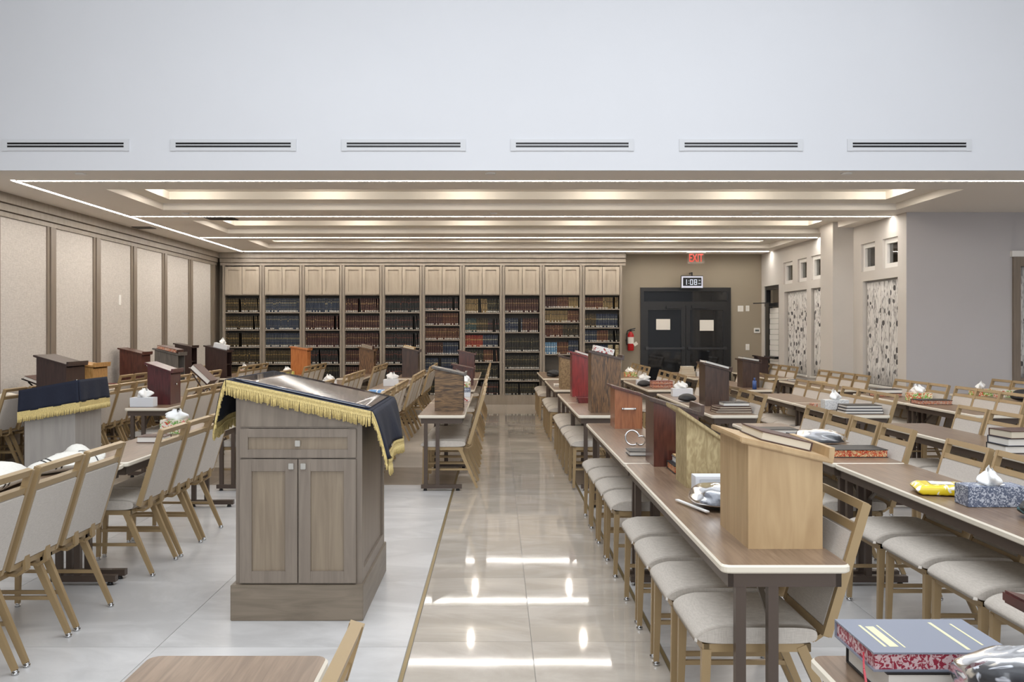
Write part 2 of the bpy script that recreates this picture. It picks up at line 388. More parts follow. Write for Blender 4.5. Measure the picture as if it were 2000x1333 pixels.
# double door in the back wall
DX0, DX1, DT = 3.07, 5.0, 2.48
d = MB(); y0, y1 = YW-.06, YW-.005
d.box(DX0, DX0+.07, y0, y1, 0, DT); d.box(DX1-.07, DX1, y0, y1, 0, DT); d.box(DX0+.07, DX1-.07, y0, y1, DT-.08, DT); d.box(DX0+.07, DX1-.07, y0, y1, 2.1, 2.18)
dr = struct('door_2', d, M_black)
obj('transom_pane', MB().box(DX0+.07, DX1-.07, YW-.03, YW-.02, 2.18, DT-.08), M_darkglass, dr)
mid = (DX0+DX1)/2
for s, (a, b) in enumerate(((DX0+.07, mid-.004), (mid+.004, DX1-.07))):
    l = MB(); l.box(a, a+.09, y0+.005, y1, .01, 2.1); l.box(b-.09, b, y0+.005, y1, .01, 2.1); l.box(a+.09, b-.09, y0+.005, y1, 2.0, 2.1); l.box(a+.09, b-.09, y0+.005, y1, .01, .26)
    lf = obj('door_leaf', l, M_black, dr)
    obj('pane', MB().box(a+.09, b-.09, YW-.03, YW-.02, .26, 2.0), M_darkglass, lf)
    pb = MB(); pb.box(a+.03, b-.03, y0-.07, y0-.045, 1.16, 1.2); pb.box(a+.04, a+.09, y0-.05, y0+.01, 1.15, 1.21); pb.box(b-.09, b-.04, y0-.05, y0+.01, 1.15, 1.21)
    obj('panic_bar', pb, plain('dark_bronze_bar', (70,70,72), .3, .7), lf)
    obj('door_closer', MB().box(b-.42 if s == 0 else a+.12, b-.12 if s == 0 else a+.42, y0-.05, y0, 2.03, 2.09), M_black, lf)
for px, pz, lab in ((3.42+.13, 1.69, 'left'), (4.35+.13, 1.67, 'right')):
    tag(obj('notice_sheet', MB().box(px-.15, px+.15, y0-.004, y0-.001, pz-.115, pz+.115), M_paper), 'white paper notice taped on the %s leaf of the black double door' % lab, 'sheet', 'notices on the double door')

# ------------------------------------------------------------------ ceiling with stepped trays, strips
TR = [(10.58, 12.39), (13.60, 15.38), (16.58, 18.14)]
TX0, TX1 = -4.54, 5.42
def slab(name, z0, z1, x0, x1, ys, hx0, hx1, mat):
    mb = MB(); y = BK+.03
    for a, b in ys: mb.box(x0, x1, y, a, z0, z1); mb.box(x0, hx0, a, b, z0, z1); mb.box(hx1, x1, a, b, z0, z1); y = b
    mb.box(x0, x1, y, YW+.2, z0, z1); return struct(name, mb, mat)
slab('ceiling', CH, CH+.09, XL, XE, TR, TX0, TX1, M_ceil)
slab('ceiling_tray_step', CH+.09, CH+.19, XL, XE, [(a+.38, b-.38) for a, b in TR], TX0+.22, TX1-.3, M_tray)
struct('ceiling_tray_top', MB().box(XL, XE, BK+.03, YW+.2, CH+.19, CH+.25), M_tray)
M_strip = emitter('led_strip_light', (255, 249, 241), STRIP_POWER)
def strip(label, x0, x1, y0, y1):
    t = thing('strip_light', label, 'strip light', ((x0+x1)/2, (y0+y1)/2, CH), 0, 'linear ceiling lights'); cx, cy = (x0+x1)/2, (y0+y1)/2
    obj('diffuser', MB().box(x0-cx, x1-cx, y0-cy, y1-cy, -.004, 0), M_strip, t)
    hb = MB(); e = .012
    if x1-x0 > y1-y0: hb.box(x0-cx, x1-cx, y0-cy-e, y0-cy, -.006, 0); hb.box(x0-cx, x1-cx, y1-cy, y1-cy+e, -.006, 0)
    else: hb.box(x0-cx-e, x0-cx, y0-cy, y1-cy, -.006, 0); hb.box(x1-cx, x1-cx+e, y0-cy, y1-cy, -.006, 0)
    obj('trim_profile', hb, M_plate, t)
SY = [9.96, 13.06, 16.04, 18.83]
strip('long LED strip in the ceiling nearest the white upper wall', -5.25, XE-.2, SY[0]-.025, SY[0]+.025)
strip('second LED ceiling strip from the white upper wall', -5.25, 5.64, SY[1]-.025, SY[1]+.025)
strip('third LED ceiling strip from the white upper wall', -5.25, 5.64, SY[2]-.025, SY[2]+.025)
strip('LED ceiling strip just in front of the bookcases', -5.25, 5.62, SY[3]-.025, SY[3]+.025)
strip('LED ceiling strip running along the panelled left wall', -5.3, -5.25, SY[0]-.025, SY[3]+.025)
M_bulb = emitter('downlight_lens', (255, 240, 220), 20)
ti = 0
for (a, b), tn in zip(TR, ('nearest ceiling tray', 'middle ceiling tray', 'ceiling tray nearest the bookcases')):
    for i in range(6):
        x = -4.0+1.79*i; y = (a+b)/2
        t = thing('downlight', '%s downlight from the left in the %s' % (ORD[i], tn), 'downlight', (x, y, CH+.19), 0, 'recessed downlights in the trays')
        obj('trim_ring', MB().tube((0,0,0), (0,0,-.006), .07, .075, 20), M_plate, t)
        obj('lens', MB().tube((0,0,-.004), (0,0,-.009), .05, .05, 16), M_bulb, t)
        l = bpy.data.lights.new('downlight_lamp', 'POINT'); l.energy = DOWN_POWER; l.color = WARM; l.shadow_soft_size = .04
        lo = bpy.data.objects.new('lamp', l); COL.objects.link(lo); lo.parent = t; lo.location = (0, 0, -.055)
for x, y, lab in ((-4.35, 9.52, 'leftmost'), (-.07, 9.5, 'middle'), (3.64, 9.5, 'right')):
    tag(obj('ceiling_speaker', MB().tube((x,y,CH), (x,y,CH-.012), .06, .05, 20), M_plate), '%s round ceiling disc beside the white upper wall' % lab, 'detector', 'round ceiling discs')
for x, y, lab in ((-4.35, 12.72, 'left'), (-.05, 12.72, 'middle'), (3.6, 12.7, 'right')):
    tag(obj('smoke_detector', MB().tube((x,y,CH), (x,y,CH-.02), .055, .045, 20), M_plate), '%s small round detector between the first two ceiling trays' % lab, 'detector', 'small detectors behind the first tray')
def ceiling_vent(x, y, w, dd, label):
    t = thing('ceiling_vent', label, 'vent', (x, y, CH), 0, 'ceiling return grilles')
    obj('frame', MB().box(-w/2, w/2, -dd/2, -dd/2+.025, -.01, 0).box(-w/2, w/2, dd/2-.025, dd/2, -.01, 0).box(-w/2, -w/2+.025, -dd/2, dd/2, -.01, 0).box(w/2-.025, w/2, -dd/2, dd/2, -.01, 0), plain('dark_grille', (70,64,58), .5), t)
    for k in range(6): obj('slat', MB().box(-w/2+.02, w/2-.02, -dd/2+.03+k*(dd-.06)/6, -dd/2+.03+(k+.55)*(dd-.06)/6, -.008, -.002), plain('dark_slat', (58,53,48), .5), t)
ceiling_vent(-4.03, 13.3, .42, .32, 'dark square return grille in the ceiling by the second strip')
ceiling_vent(-5.62, 14.5, .3, .25, 'small dark grille in the ceiling near the left wall')
# slot diffusers in the bulkhead
names = ['leftmost', 'second from left', 'third from left', 'fourth from left', 'fifth from left', 'rightmost']
for i, (a, b) in enumerate(((5,252),(334,578),(668,909),(998,1237),(1327,1567),(1655,1896))):
    x0, x1 = (a-971)*BK/1780, (b-971)*BK/1780; w = x1-x0
    t = thing('slot_diffuser', '%s two-slot air diffuser in the white upper wall' % names[i], 'vent', ((x0+x1)/2, BK, 3.40), 0, 'slot diffusers in the upper wall')
    fr = MB(); h = .118
    for z0, z1 in ((0, .034), (.054, .064), (.084, h)): fr.box(-w/2, w/2, -.012, 0, z0, z1)
    fr.box(-w/2-.004, -w/2+.05, -.013, 0, -.002, h+.002); fr.box(w/2-.05, w/2+.004, -.013, 0, -.002, h+.002)
    obj('frame', fr, plain('diffuser_paint', (214,215,217), .5), t)
    obj('dark_slot', MB().box(-w/2+.05, w/2-.05, -.004, 0, .034, .054), M_black, t); obj('dark_slot', MB().box(-w/2+.05, w/2-.05, -.004, 0, .064, .084), M_black, t)

# ------------------------------------------------------------------ floor of tiles
fl = struct('floor', MB().box(XL, XE, YN, YW, -.06, -.004), M_grout)
AX0, AX1 = -.43, .80
_tm = {}
def tile(x0, x1, y0, y1, mat, nm):
    g = .003; w, dd = round(x1-x0-g, 4), round(y1-y0-g, 4); k = (w, dd, nm)
    if k not in _tm: _tm[k] = MB().box(-w/2, w/2, -dd/2, dd/2, -.004, 0).mesh(nm, mat)
    link(nm, _tm[k], fl, ((x0+x1)/2, (y0+y1)/2, 0))
def field(x0, x1, y0, y1, tx, ty, mat, nm, ax=None, ay=None):
    """fill a rectangle with tiles on a lattice anchored at (ax, ay)"""
    ax = x0 if ax is None else ax; ay = y0 if ay is None else ay
    def cuts(a, b, t, an):
        k = math.ceil((a-an)/t+1e-6); c = [a]
        while an+k*t < b-1e-6: c.append(an+k*t); k += 1
        return c+[b]
    xs, ys = cuts(x0, x1, tx, ax), cuts(y0, y1, ty, ay)
    for a, b in zip(xs, xs[1:]):
        for c, d_ in zip(ys, ys[1:]): tile(a, b, c, d_, mat, nm)
field(AX0+.012, .172, 0, YB, .61, .59, M_aisle, 'aisle_tile', AX0+.012, 3.387)
field(.172, AX1-.012, 0, YB, .63, .59, M_aisle, 'aisle_tile', .172, 3.387)
field(XL, AX0-.012, 0, 9.2, 1.23, 1.178, M_whitetile, 'white_tile', AX0-.012, 4.49)
field(AX1+.012, XE, 0, 9.2, 1.23, 1.178, M_whitetile, 'white_tile', AX1+.012, 4.49)
field(XL, AX0-.012, 9.2, 10.38, 1.23, 1.18, M_band, 'band_tile', AX0-.012)
field(AX1+.012, XE, 9.2, 10.38, 1.23, 1.18, M_band, 'band_tile', AX1+.012)
field(XL, AX0-.012, 10.38, YW, 1.23, 1.18, M_fartile, 'beige_tile', AX0-.012)
field(AX1+.012, XE, 10.38, YW, 1.23, 1.18, M_fartile, 'beige_tile', AX1+.012)
for x in (AX0, AX1):
    obj('brass_strip', MB().box(x-.009, x+.009, 0, 10.4, -.004, .001), M_brass, fl)
fr_ = MB().box(XL, XE, YN, 0, -.004, 0); obj('rear_floor_slab', fr_, M_whitetile, fl)

# ------------------------------------------------------------------ left wall: fabric panels, pilasters, cornice
wl = bpy.data.objects['wall_left']
PZ = [9.36+1.375*i for i in range(8)]
for i, y in enumerate(PZ):
    if y > 19.1: break
    for k, (a, b) in enumerate(((-.12, -.055), (-.05, .05), (.055, .12))):
        obj('pilaster_strip', MB().box(XL, XL+(.05 if k == 1 else .035), y+a, y+b, .14, 2.93), M_greyedge, wl)
    e = min(y+1.375-.12, 19.15)
    obj('fabric_panel', MB().box(XL, XL+.018, y+.12, e, .14, 2.93), M_wallfab, wl, bevel=.004)
for y0 in (-3.4, -2.03, -.65, .72, 2.1, 3.47, 4.85, 6.22, 7.6): obj('fabric_panel', MB().box(XL, XL+.018, y0+.06, y0+1.3, .14, 2.93), M_wallfab, wl)
def cornice(mb, axis, face, sgn, a, b):
    for z0, z1, p in ((2.93, 2.99, .04), (2.995, 3.08, .075), (3.085, 3.2, .12)):
        if axis == 'y': mb.box(min(face, face+sgn*p), max(face, face+sgn*p), a, b, z0, z1)
        else: mb.box(a, b, min(face, face+sgn*p), max(face, face+sgn*p), z0, z1)
    return mb
struct('trim_1', cornice(MB(), 'y', XL, 1, BK+.25, YB), M_case)
struct('baseboard_left', MB().box(XL, XL+.025, YN, YB, 0, .14), M_greyedge)
tag(obj('switch_plate', MB().box(XL+.018, XL+.026, 14.28, 14.36, 1.96, 2.12), M_plate, bevel=.002), 'white wall plate on the third fabric panel', 'switch')

# ------------------------------------------------------------------ bookcases
BX0, PITCH = -5.79, .8425
struct('trim_2', cornice(MB(), 'x', YB+.02, -1, XL+.12, 2.70), M_case)
def ph(y): return 1.56-(y-646)*YB/1780
SHELF_PX = [[611,645,679,712,745],[611,645,679,712,745],[611,645,679,712,745],[611,645,679,712,745],[611,645,679,712,745],
            [607,636,664.5,693.5,728],[612,650,678.5,708,741],[611.5,650,688,722,745],[602,630.5,659,693,730],[604.5,641,669,700,735]]
M_cdoor = wood('cabinet_door_wood', (158, 146, 130), (170, 158, 142), .45, (3, 3, .4), 4)
KINDS = {'browngold': ((52,44,32),(132,110,66)), 'blue': ((46,55,72),(128,122,100)), 'maroon': ((60,30,30),(130,104,70)), 'black': ((26,30,31),(112,64,50)),
         'redbrown': ((84,48,36),(150,120,74)), 'navy': ((32,42,66),(140,138,120)), 'tan': ((132,112,76),(60,44,30)), 'red': ((134,44,38),(176,140,80)),
         'teal': ((42,66,70),(150,124,78)), 'lightblue': ((92,134,168),(200,206,208)), 'dark': ((34,32,28),(112,100,64)), 'cream': ((196,184,150),(120,90,50))}
BM, order = [], []
for k, (c, g) in KINDS.items():
    order.append(k); BM += [plain('cover_'+k, c, .5), plain('gilt_'+k, g, .4)]
BM.append(plain('spine_sticker', (224,222,214), .7))
SEGS = [[(0,.03,0),(.03,.13,2),(.13,.2,0),(.2,.235,1),(.235,.48,0),(.48,.505,1),(.505,.62,0),(.62,.72,1),(.72,.84,0),(.84,.87,1),(.87,1,0)],
 [(0,.03,0),(.03,.12,2),(.12,.26,0),(.26,.28,1),(.28,.7,0),(.7,.78,1),(.78,.9,0),(.9,.92,1),(.92,1,0)],
 [(0,.03,0),(.03,.12,2),(.12,.17,1),(.17,.4,0),(.4,.42,1),(.42,.55,0),(.55,.68,1),(.68,.8,0),(.8,.82,1),(.82,1,0)]]
def book_geo(mb, kind, x, y, z, w, dd, h, lean=0, sticker=True, seg=0):
    """one shelf book with its spine to the front, split into bands; sheared by lean"""
    ki = order.index(kind)*2
    def P(u, v, t): return (x+u*w+lean*t*h, y+v*dd, z+t*h)
    for a, b, m in SEGS[seg]:
        mi = ki if m == 0 else (ki+1 if m == 1 else (len(BM)-1 if sticker else ki))
        e = .16 if m != 2 else .2
        mb.quad([P(e,-.02,a), P(1-e,-.02,a), P(1-e,-.02,b), P(e,-.02,b)], mi)
        mb.quad([P(0,.06,a), P(e,-.02,a), P(e,-.02,b), P(0,.06,b)], ki); mb.quad([P(1-e,-.02,a), P(1,.06,a), P(1,.06,b), P(1-e,-.02,b)], ki)
    mb.quad([P(0,.03,0), P(0,.03,1), P(0,1,1), P(0,1,0)], ki); mb.quad([P(1,.03,0), P(1,1,0), P(1,1,1), P(1,.03,1)], ki)
    mb.quad([P(0,.03,1), P(1,.03,1), P(1,1,1), P(0,1,1)], ki); mb.quad([P(0,1,0), P(0,1,1), P(1,1,1), P(1,1,0)], ki)
    mb.quad([P(0,.03,0), P(0,1,0), P(1,1,0), P(1,.03,0)], ki)
FILL = [
 [['browngold']*1]*5,
 [['blue'],['blue'],['blue'],['browngold'],['browngold']],
 [['blue'],['maroon'],['maroon'],['black'],['dark']],
 [['maroon'],['maroon'],['maroon'],['maroon'],['maroon']],
 [['black'],['black'],['black'],['black'],['black']],
 [['black'],['maroon','redbrown'],['redbrown'],['maroon','navy'],['navy'],['dark']],
 [['tan','tan','dark'],['teal','browngold','black'],['red','navy'],['dark','redbrown'],['dark'],['black']],
 [['maroon'],['navy','maroon'],['dark'],['dark'],['dark'],['dark']],
 [['maroon','redbrown','tan'],['tan','tan','redbrown'],['redbrown','browngold'],['lightblue','redbrown','navy'],['dark']],
 [['redbrown','tan'],['browngold','navy','navy'],['navy','redbrown','dark'],['dark','navy','cream'],['dark']]]
stuff = MB(); n_ind = 0; _bm = {}
SHN = ['top shelf', 'second shelf', 'third shelf', 'fourth shelf']
for i in range(10):
    x0 = BX0+i*PITCH; x1 = x0+PITCH
    t = thing('bookcase', '%s grey wooden bookcase bay from the left, doors above and open shelves below' % ORD[i], 'bookcase', (x0, YB, 0), 0, 'bookcase bays along the back wall')
    st = .058
    obj('back_panel', MB().box(0, PITCH, .31, .33, .2, 2.93), M_casedark, t)
    for a in (0, PITCH-st):
        obj('stile', MB().box(a, a+st, 0, .33, .2, 2.93).box(a+.012, a+st-.012, -.022, 0, .2, 2.93), M_case, t)
    obj('plinth', MB().box(0, PITCH, 0, .33, 0, .2), M_case, t)
    for k in range(2):
        a = st+.004+k*(PITCH-2*st)/2; b = a+(PITCH-2*st)/2-.009
        dm = MB(); z0, z1 = 2.32, 2.905; q = .065
        dm.box(a, a+q, -.02, .01, z0, z1); dm.box(b-q, b, -.02, .01, z0, z1); dm.box(a+q, b-q, -.02, .01, z0, z0+q); dm.box(a+q, b-q, -.02, .01, z1-q, z1)
        dd_ = obj('door', dm, M_cdoor, t); obj('door_panel', MB().box(a+q, b-q, .002, .008, z0+q, z1-q), M_cdoor, dd_)
    obj('shelf', MB().box(st, PITCH-st, .0, .31, 2.30, 2.32), M_case, t)
    hs = [ph(p) for p in SHELF_PX[i]]
    for h in hs: obj('shelf', MB().box(st, PITCH-st, .005, .31, h-.012, h+.010), M_case, t)
    tops = [2.30]+[h-.012 for h in hs]; floors = [h+.010 for h in hs]+[.2]
    for r_ in range(len(floors)):
        z = floors[r_]; hh = tops[r_]-z
        if r_ >= len(FILL[i]) and r_ > 4: continue
        kinds = FILL[i][min(r_, len(FILL[i])-1)]
        if i == 8 and r_ == 4: continue
        x = x0+st+.004; xe = x1-st-.004; span = xe-x; bi = 0; gap_at = R.choice([None, None, .35, .8]) if kinds[0] not in ('blue',) else None
        lean = 0; run = R.choice([0, 1, 2])
        while True:
            fpos = (x-x0-st)/span; kd = kinds[min(len(kinds)-1, int(fpos*len(kinds)))]
            w = {'blue': .031, 'maroon': .037, 'browngold': .034, 'lightblue': .036, 'navy': .035}.get(kd, .034)*R.uniform(.94, 1.06)
            if x+w > xe: break
            if gap_at and fpos > gap_at: x += R.uniform(.04, .07); gap_at = None; lean = R.choice([0, -.08]); continue
            h = min(hh-.02, {'redbrown': .25, 'red': .24, 'lightblue': .25}.get(kd, .29)*R.uniform(.985, 1.015))
            if i > 4: h = min(h, hh*.86)
            if x+w-lean*h > xe and lean: lean = 0
            stk = R.random() < .8; sg = run if R.random() < .85 else R.choice([0, 1, 2])
            want = (r_ == 0) or (r_ == 1 and i in (0, 1, 2, 3))
            if want and n_ind < 300:
                key = (kd, stk, sg)
                if key not in _bm:
                    bmb = MB(); book_geo(bmb, kd, 0, 0, 0, 1, 1, 1, 0, stk, sg); _bm[key] = bmb.mesh('shelf_book', BM)
                o = link('shelf_book', _bm[key], None, (x, YB+.05, z)); o.scale = (w*.92, .2, h)
                if lean: o.rotation_euler = (0, lean*.9, 0)
                cn = {'browngold': 'brown and gold', 'tan': 'tan', 'redbrown': 'reddish brown', 'lightblue': 'light blue', 'dark': 'dark'}.get(kd, kd)
                tag(o, '%s book, %s from left on the %s of the %s bookcase bay' % (cn, ORD[min(bi, 27)], SHN[r_], ORD[i]), 'book', 'bound volumes on the bookcase shelves'); n_ind += 1
            else: book_geo(stuff, kd, x, YB+.05, z, w*.92, .2, h, lean, stk, sg)
            x += w; bi += 1
so = obj('shelf_books', stuff, BM); so['kind'] = 'stuff'; tag(so, 'rows of bound volumes filling the lower bookcase shelves', 'books')

# ------------------------------------------------------------------ back wall fittings
def plate(x, z, w, h, label, parts=None):
    t = thing('wall_plate', label, 'switch', (x, YW, z), 0)
    obj('cover', MB().box(-w/2, w/2, -.01, 0, -h/2, h/2), M_plate, t, bevel=.003); obj('rocker', MB().box(-w/5, w/5, -.016, -.01, -h/4, h/4), M_paper, t)
plate(5.22, 2.03, .12, .125, 'wide white switch plate right of the double door')
plate(5.37, 2.035, .075, .12, 'narrow white switch plate nearest the right corner')
plate(5.37, 1.205, .08, .13, 'white outlet plate low on the taupe wall by the double door')
t = thing('thermostat', 'white thermostat with grey display on the taupe wall', 'thermostat', (5.57, YW, 1.56))
obj('housing', MB().box(-.065, .065, -.025, 0, -.055, .055), M_plate, t, bevel=.008); obj('display', MB().box(-.042, .042, -.028, -.024, -.02, .02), plain('lcd_grey', (92,98,96), .3), t)
# fire extinguisher
t = thing('fire_extinguisher', 'red fire extinguisher hanging on the taupe wall beside the bookcases', 'extinguisher', (2.85, YW-.1, 1.13))
cyl = MB(); prof = [(0,.0),(.06,.0),(.068,.015),(.068,.33),(.05,.375),(.026,.395),(.026,.41)]
cyl.grid(lambda u, v: ((lambda p: (p[0]*math.cos(2*math.pi*u), p[0]*math.sin(2*math.pi*u), p[1]))(prof[min(6, int(round(v*6)))])), 20, 6)
obj('cylinder', cyl, plain('extinguisher_red', (176,28,32), .3), t)
obj('label_band', MB().grid(lambda u, v: (.0692*math.cos(math.pi+math.pi*u), .0692*math.sin(math.pi+math.pi*u), .15+.14*v), 14, 1), M_paper, t)
obj('valve', MB().tube((0,0,.405), (0,0,.45), .022, .02, 10).bar((-.02,0,.45), (.1,0,.475), .02, .016).bar((-.02,0,.43), (.09,0,.435), .02, .012), M_black, t)
obj('hose', MB().curve([(-.02,0,.44), (-.07,0,.42), (-.085,0,.34), (-.085,0,.2), (-.08,0,.12)], .011), M_black, t)
obj('tag', MB().bar((.06,-.06,.12), (.13,-.06,.17), .002, .07, (.4,0,.9)), M_paper, t)
obj('wall_bracket', MB().box(-.1, .02, .06, .1, .2, .23), M_black, t)
# exit sign
t = thing('exit_sign', 'edge-lit clear exit sign with red letters above the double door', 'exit sign', (4.14, 18.98, CH))
obj('housing', MB().box(-.2, .2, -.03, .03, -.025, 0), M_plate, t)
obj('acrylic_panel', MB().box(-.18, .18, -.004, .004, -.245, -.025), clear('sign_acrylic', (.93,.9,.86), .06), t)
o = link('lettering', text_mesh('EXIT', .235, 'exit_letters', emitter('exit_red', (240,72,52), 1.1), .002, .004), t, (0, -.007, -.135)); o.rotation_euler = (math.pi/2, 0, 0); o.scale = (.62, 1, 1)
# wall clock display
t = thing('clock_display', 'digital wall clock showing the time above the double door', 'clock', (4.13, 19.3, 2.59))
obj('housing', MB().box(-.235, .235, 0, .05, -.135, .135), M_black, t, bevel=.006)
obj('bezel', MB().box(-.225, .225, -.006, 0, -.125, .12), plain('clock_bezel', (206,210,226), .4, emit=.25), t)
obj('screen', MB().box(-.195, .195, -.009, -.006, -.085, .09), plain('clock_screen', (12,14,20), .3), t)
obj('mount_arm', MB().tube((0,.02,.135), (0,.02,.2), .016).bar((0,.02,.19), (0,.25,.19), .03, .03, (0,0,1)), M_black, t)
M_dig = emitter('clock_digits', (235,240,250), 1.0)
def seven(mb, cx, segs, w=.062, h=.115, k=.014, cz=-.005):
    S7 = {'a': (-w/2,w/2,h/2-k,h/2), 'g': (-w/2,w/2,-k/2,k/2), 'd': (-w/2,w/2,-h/2,-h/2+k), 'f': (-w/2,-w/2+k,0,h/2), 'b': (w/2-k,w/2,0,h/2), 'e': (-w/2,-w/2+k,-h/2,0), 'c': (w/2-k,w/2,-h/2,0)}
    for s_ in segs: a = S7[s_]; mb.box(cx+a[0], cx+a[1], -.011, -.009, cz+a[2], cz+a[3])
dg = MB(); seven(dg, -.145, 'bc'); seven(dg, -.015, 'abcdef'); seven(dg, .07, 'abcdefg'); dg.box(-.079,-.067,-.011,-.009,.015,.029); dg.box(-.079,-.067,-.011,-.009,-.041,-.027)
obj('digits', dg, M_dig, t)
for s_, z in (('PM', -.04), ('24', .03)):
    o = link('small_characters', text_mesh(s_, .042, 'small_characters', M_dig, .001), t, (.152, -.010, z)); o.rotation_euler = (math.pi/2, 0, 0)

# ------------------------------------------------------------------ chairs (facing -x)
def make_chair(glides, label):
    t = thing('banquet_chair', label, 'chair', (0,0,0), 0, 'banquet chairs')
    W = .225
    def seat(u, v):     # closed cushion section swept across the width
        a = 2*math.pi*u; y = (v*2-1)*W
        cx, cz = math.cos(a), math.sin(a)
        x = -.008+.222*math.copysign(abs(cx)**.35, cx); z = .452+.036*math.copysign(abs(cz)**.6, cz)
        if x < -.12 and cz > 0: z -= .03*((-.12-x)/.11)**2
        e = min(1, (1-abs(v*2-1))*9); k = .82+.18*math.sqrt(e)
        return (x*(.985+.015*e), y*1.0, .452+(z-.452)*k)
    mb = MB().grid(seat, 28, 14)
    k = len(mb.v)
    mb.f.append(tuple(range(0, 28))); mb.m.append(0); mb.sm.append(False)
    mb.f.append(tuple(reversed(range(14*29, 14*29+28)))); mb.m.append(0); mb.sm.append(False)
    obj('seat', mb, M_fab, t)
    obj('seat_frame', MB().box(-.2, .19, -W+.008, -W+.033, .39, .42).box(-.2, .19, W-.033, W-.008, .39, .42).box(-.205, -.18, -W+.008, W-.008, .39, .42).box(.165, .19, -W+.008, W-.008, .39, .42), M_gold, t)
    for s in (-1, 1):
        y = s*(W-.02)
        lf = obj('leg', MB().bar((-.19, y, .40), (-.20, y*1.01, .02), .034, .03, (0,1,0), .024, .022), M_gold, t)
        lr = obj('leg', MB().bar((.155, y, .41), (.325, y*1.02, .02), .036, .03, (0,1,0), .024, .022), M_gold, t)
        if glides:
            for l, x in ((lf, -.20), (lr, .327)): obj('glide', MB().tube((x, y*1.01, .022), (x, y*1.01, .012), .012, .012, 10).tube((x, y*1.01, .012), (x, y*1.01, 0), .017, .015, 10), M_chrome, l)
        obj('stretcher', MB().bar((-.197, y, .2), (.245, y, .2), .018, .016), M_gold, t)
    bx = lambda z: .245+(z-.45)*.30
    for y in (-.1, .1):
        obj('back_bracket', MB().path([(.17, y, .405), (.235, y, .40), (.272, y, .425), (.268, y, .50)], .014, .045, (0,1,0)), M_gold, t)
    fr = MB()
    for s in (-1, 1): fr.bar((bx(.45), s*(W-.006), .45), (bx(.93), s*(W-.006), .93), .032, .024, (0,1,0))
    for z in (.46, .838, .918): fr.bar((bx(z), -W+.006, z), (bx(z), W-.006, z), .026, .030, (1,0,.0) if 0 else (.29,0,.96))
    obj('back_frame', fr, M_gold, t)
    pn = MB(); pn.bar((bx(.473), 0, .473), (bx(.825), 0, .825), .034, 2*W-.03, (0,1,0))
    obj('back_panel', pn, M_fabback, t, bevel=.008)
    return t
chair_near = make_chair(True, ''); chair_far = make_chair(False, '')
_used = {True: False, False: False}
def chair(x, y, label, jit=1):
    near = y < 9; p = chair_near if near else chair_far
    loc = (x+R.uniform(-.006,.006)*jit, y+R.uniform(-.001,.001)*jit, 0); rz = math.radians(R.uniform(-.25,.25))*jit
    if not _used[near]:
        _used[near] = True; p.location = loc; p.rotation_euler = (0,0,rz); p['label'] = label; return p
    return dup(p, loc, rz, label)

# ------------------------------------------------------------------ tables
TH = .737; TW = .457
_tp = {}
def make_table(L, label):
    t = thing('seminar_table', label, 'table', (0,0,0), 0, 'laminate seminar tables'); c = .022
    def ring(i, z): # rounded rectangle
        x0, x1, y0, y1 = i, TW-i, i, L-i; r = .03; P = []
        for cx, cy, a0 in ((x1-r, y0+r, -90), (x1-r, y1-r, 0), (x0+r, y1-r, 90), (x0+r, y0+r, 180)):
            for k in range(5): a = math.radians(a0+k*22.5); P.append((cx+r*math.cos(a), cy+r*math.sin(a), z))
        return P
    top = MB(); top.quad(ring(.006, TH)); obj('tabletop', top, M_top, t)
    ed = MB(); rs = [ring(.006, TH), ring(0, TH-.007), ring(0, TH-.024), ring(.006, TH-.03)]
    for a, b in zip(rs, rs[1:]):
        for i in range(20): j = (i+1)%20; ed.quad([a[j], a[i], b[i], b[j]])
    ed.quad(list(reversed(rs[-1]))); obj('bullnose_edge', ed, M_edge, t)
    z0, z1 = TH-.083, TH-.03; i = .028
    obj('apron', MB().box(i, i+.02, i, L-i, z0, z1).box(TW-i-.02, TW-i, i, L-i, z0, z1).box(i, TW-i, i, i+.02, z0, z1).box(i, TW-i, L-i-.02, L-i, z0, z1), M_brownmetal, t)
    for y in (.05, L-.05):
        for x in (.075, .19): obj('post', MB().box(x-.018, x+.018, y-.018, y+.018, .06, z1), M_brownmetal, t)
        f = obj('foot_bar', MB().box(.03, TW-.03, y-.022, y+.022, .022, .06), M_brownmetal, t)
        for x in (.07, TW-.07): obj('foot_glide', MB().tube((x,y,0), (x,y,.022), .02, .014, 10), M_black, f)
        q = 1 if y < L/2 else -1
        obj('folding_brace', MB().bar((.19, y+q*.02, .53), (.19, y+q*.3, z1-.01), .012, .02, (1,0,0)), M_brace, t)
    return t
def table(x, y0, y1, label):
    L = round(y1-y0, 2)
    if L not in _tp: _tp[L] = make_table(L, label); _tp[L].location = (x, y0, 0); return _tp[L]
    return dup(_tp[L], (x, y0, 0), 0, label)
FARL = [(8.83, 10.36), (10.38, 11.91), (12.6, 15.04), (15.62, 18.06)]
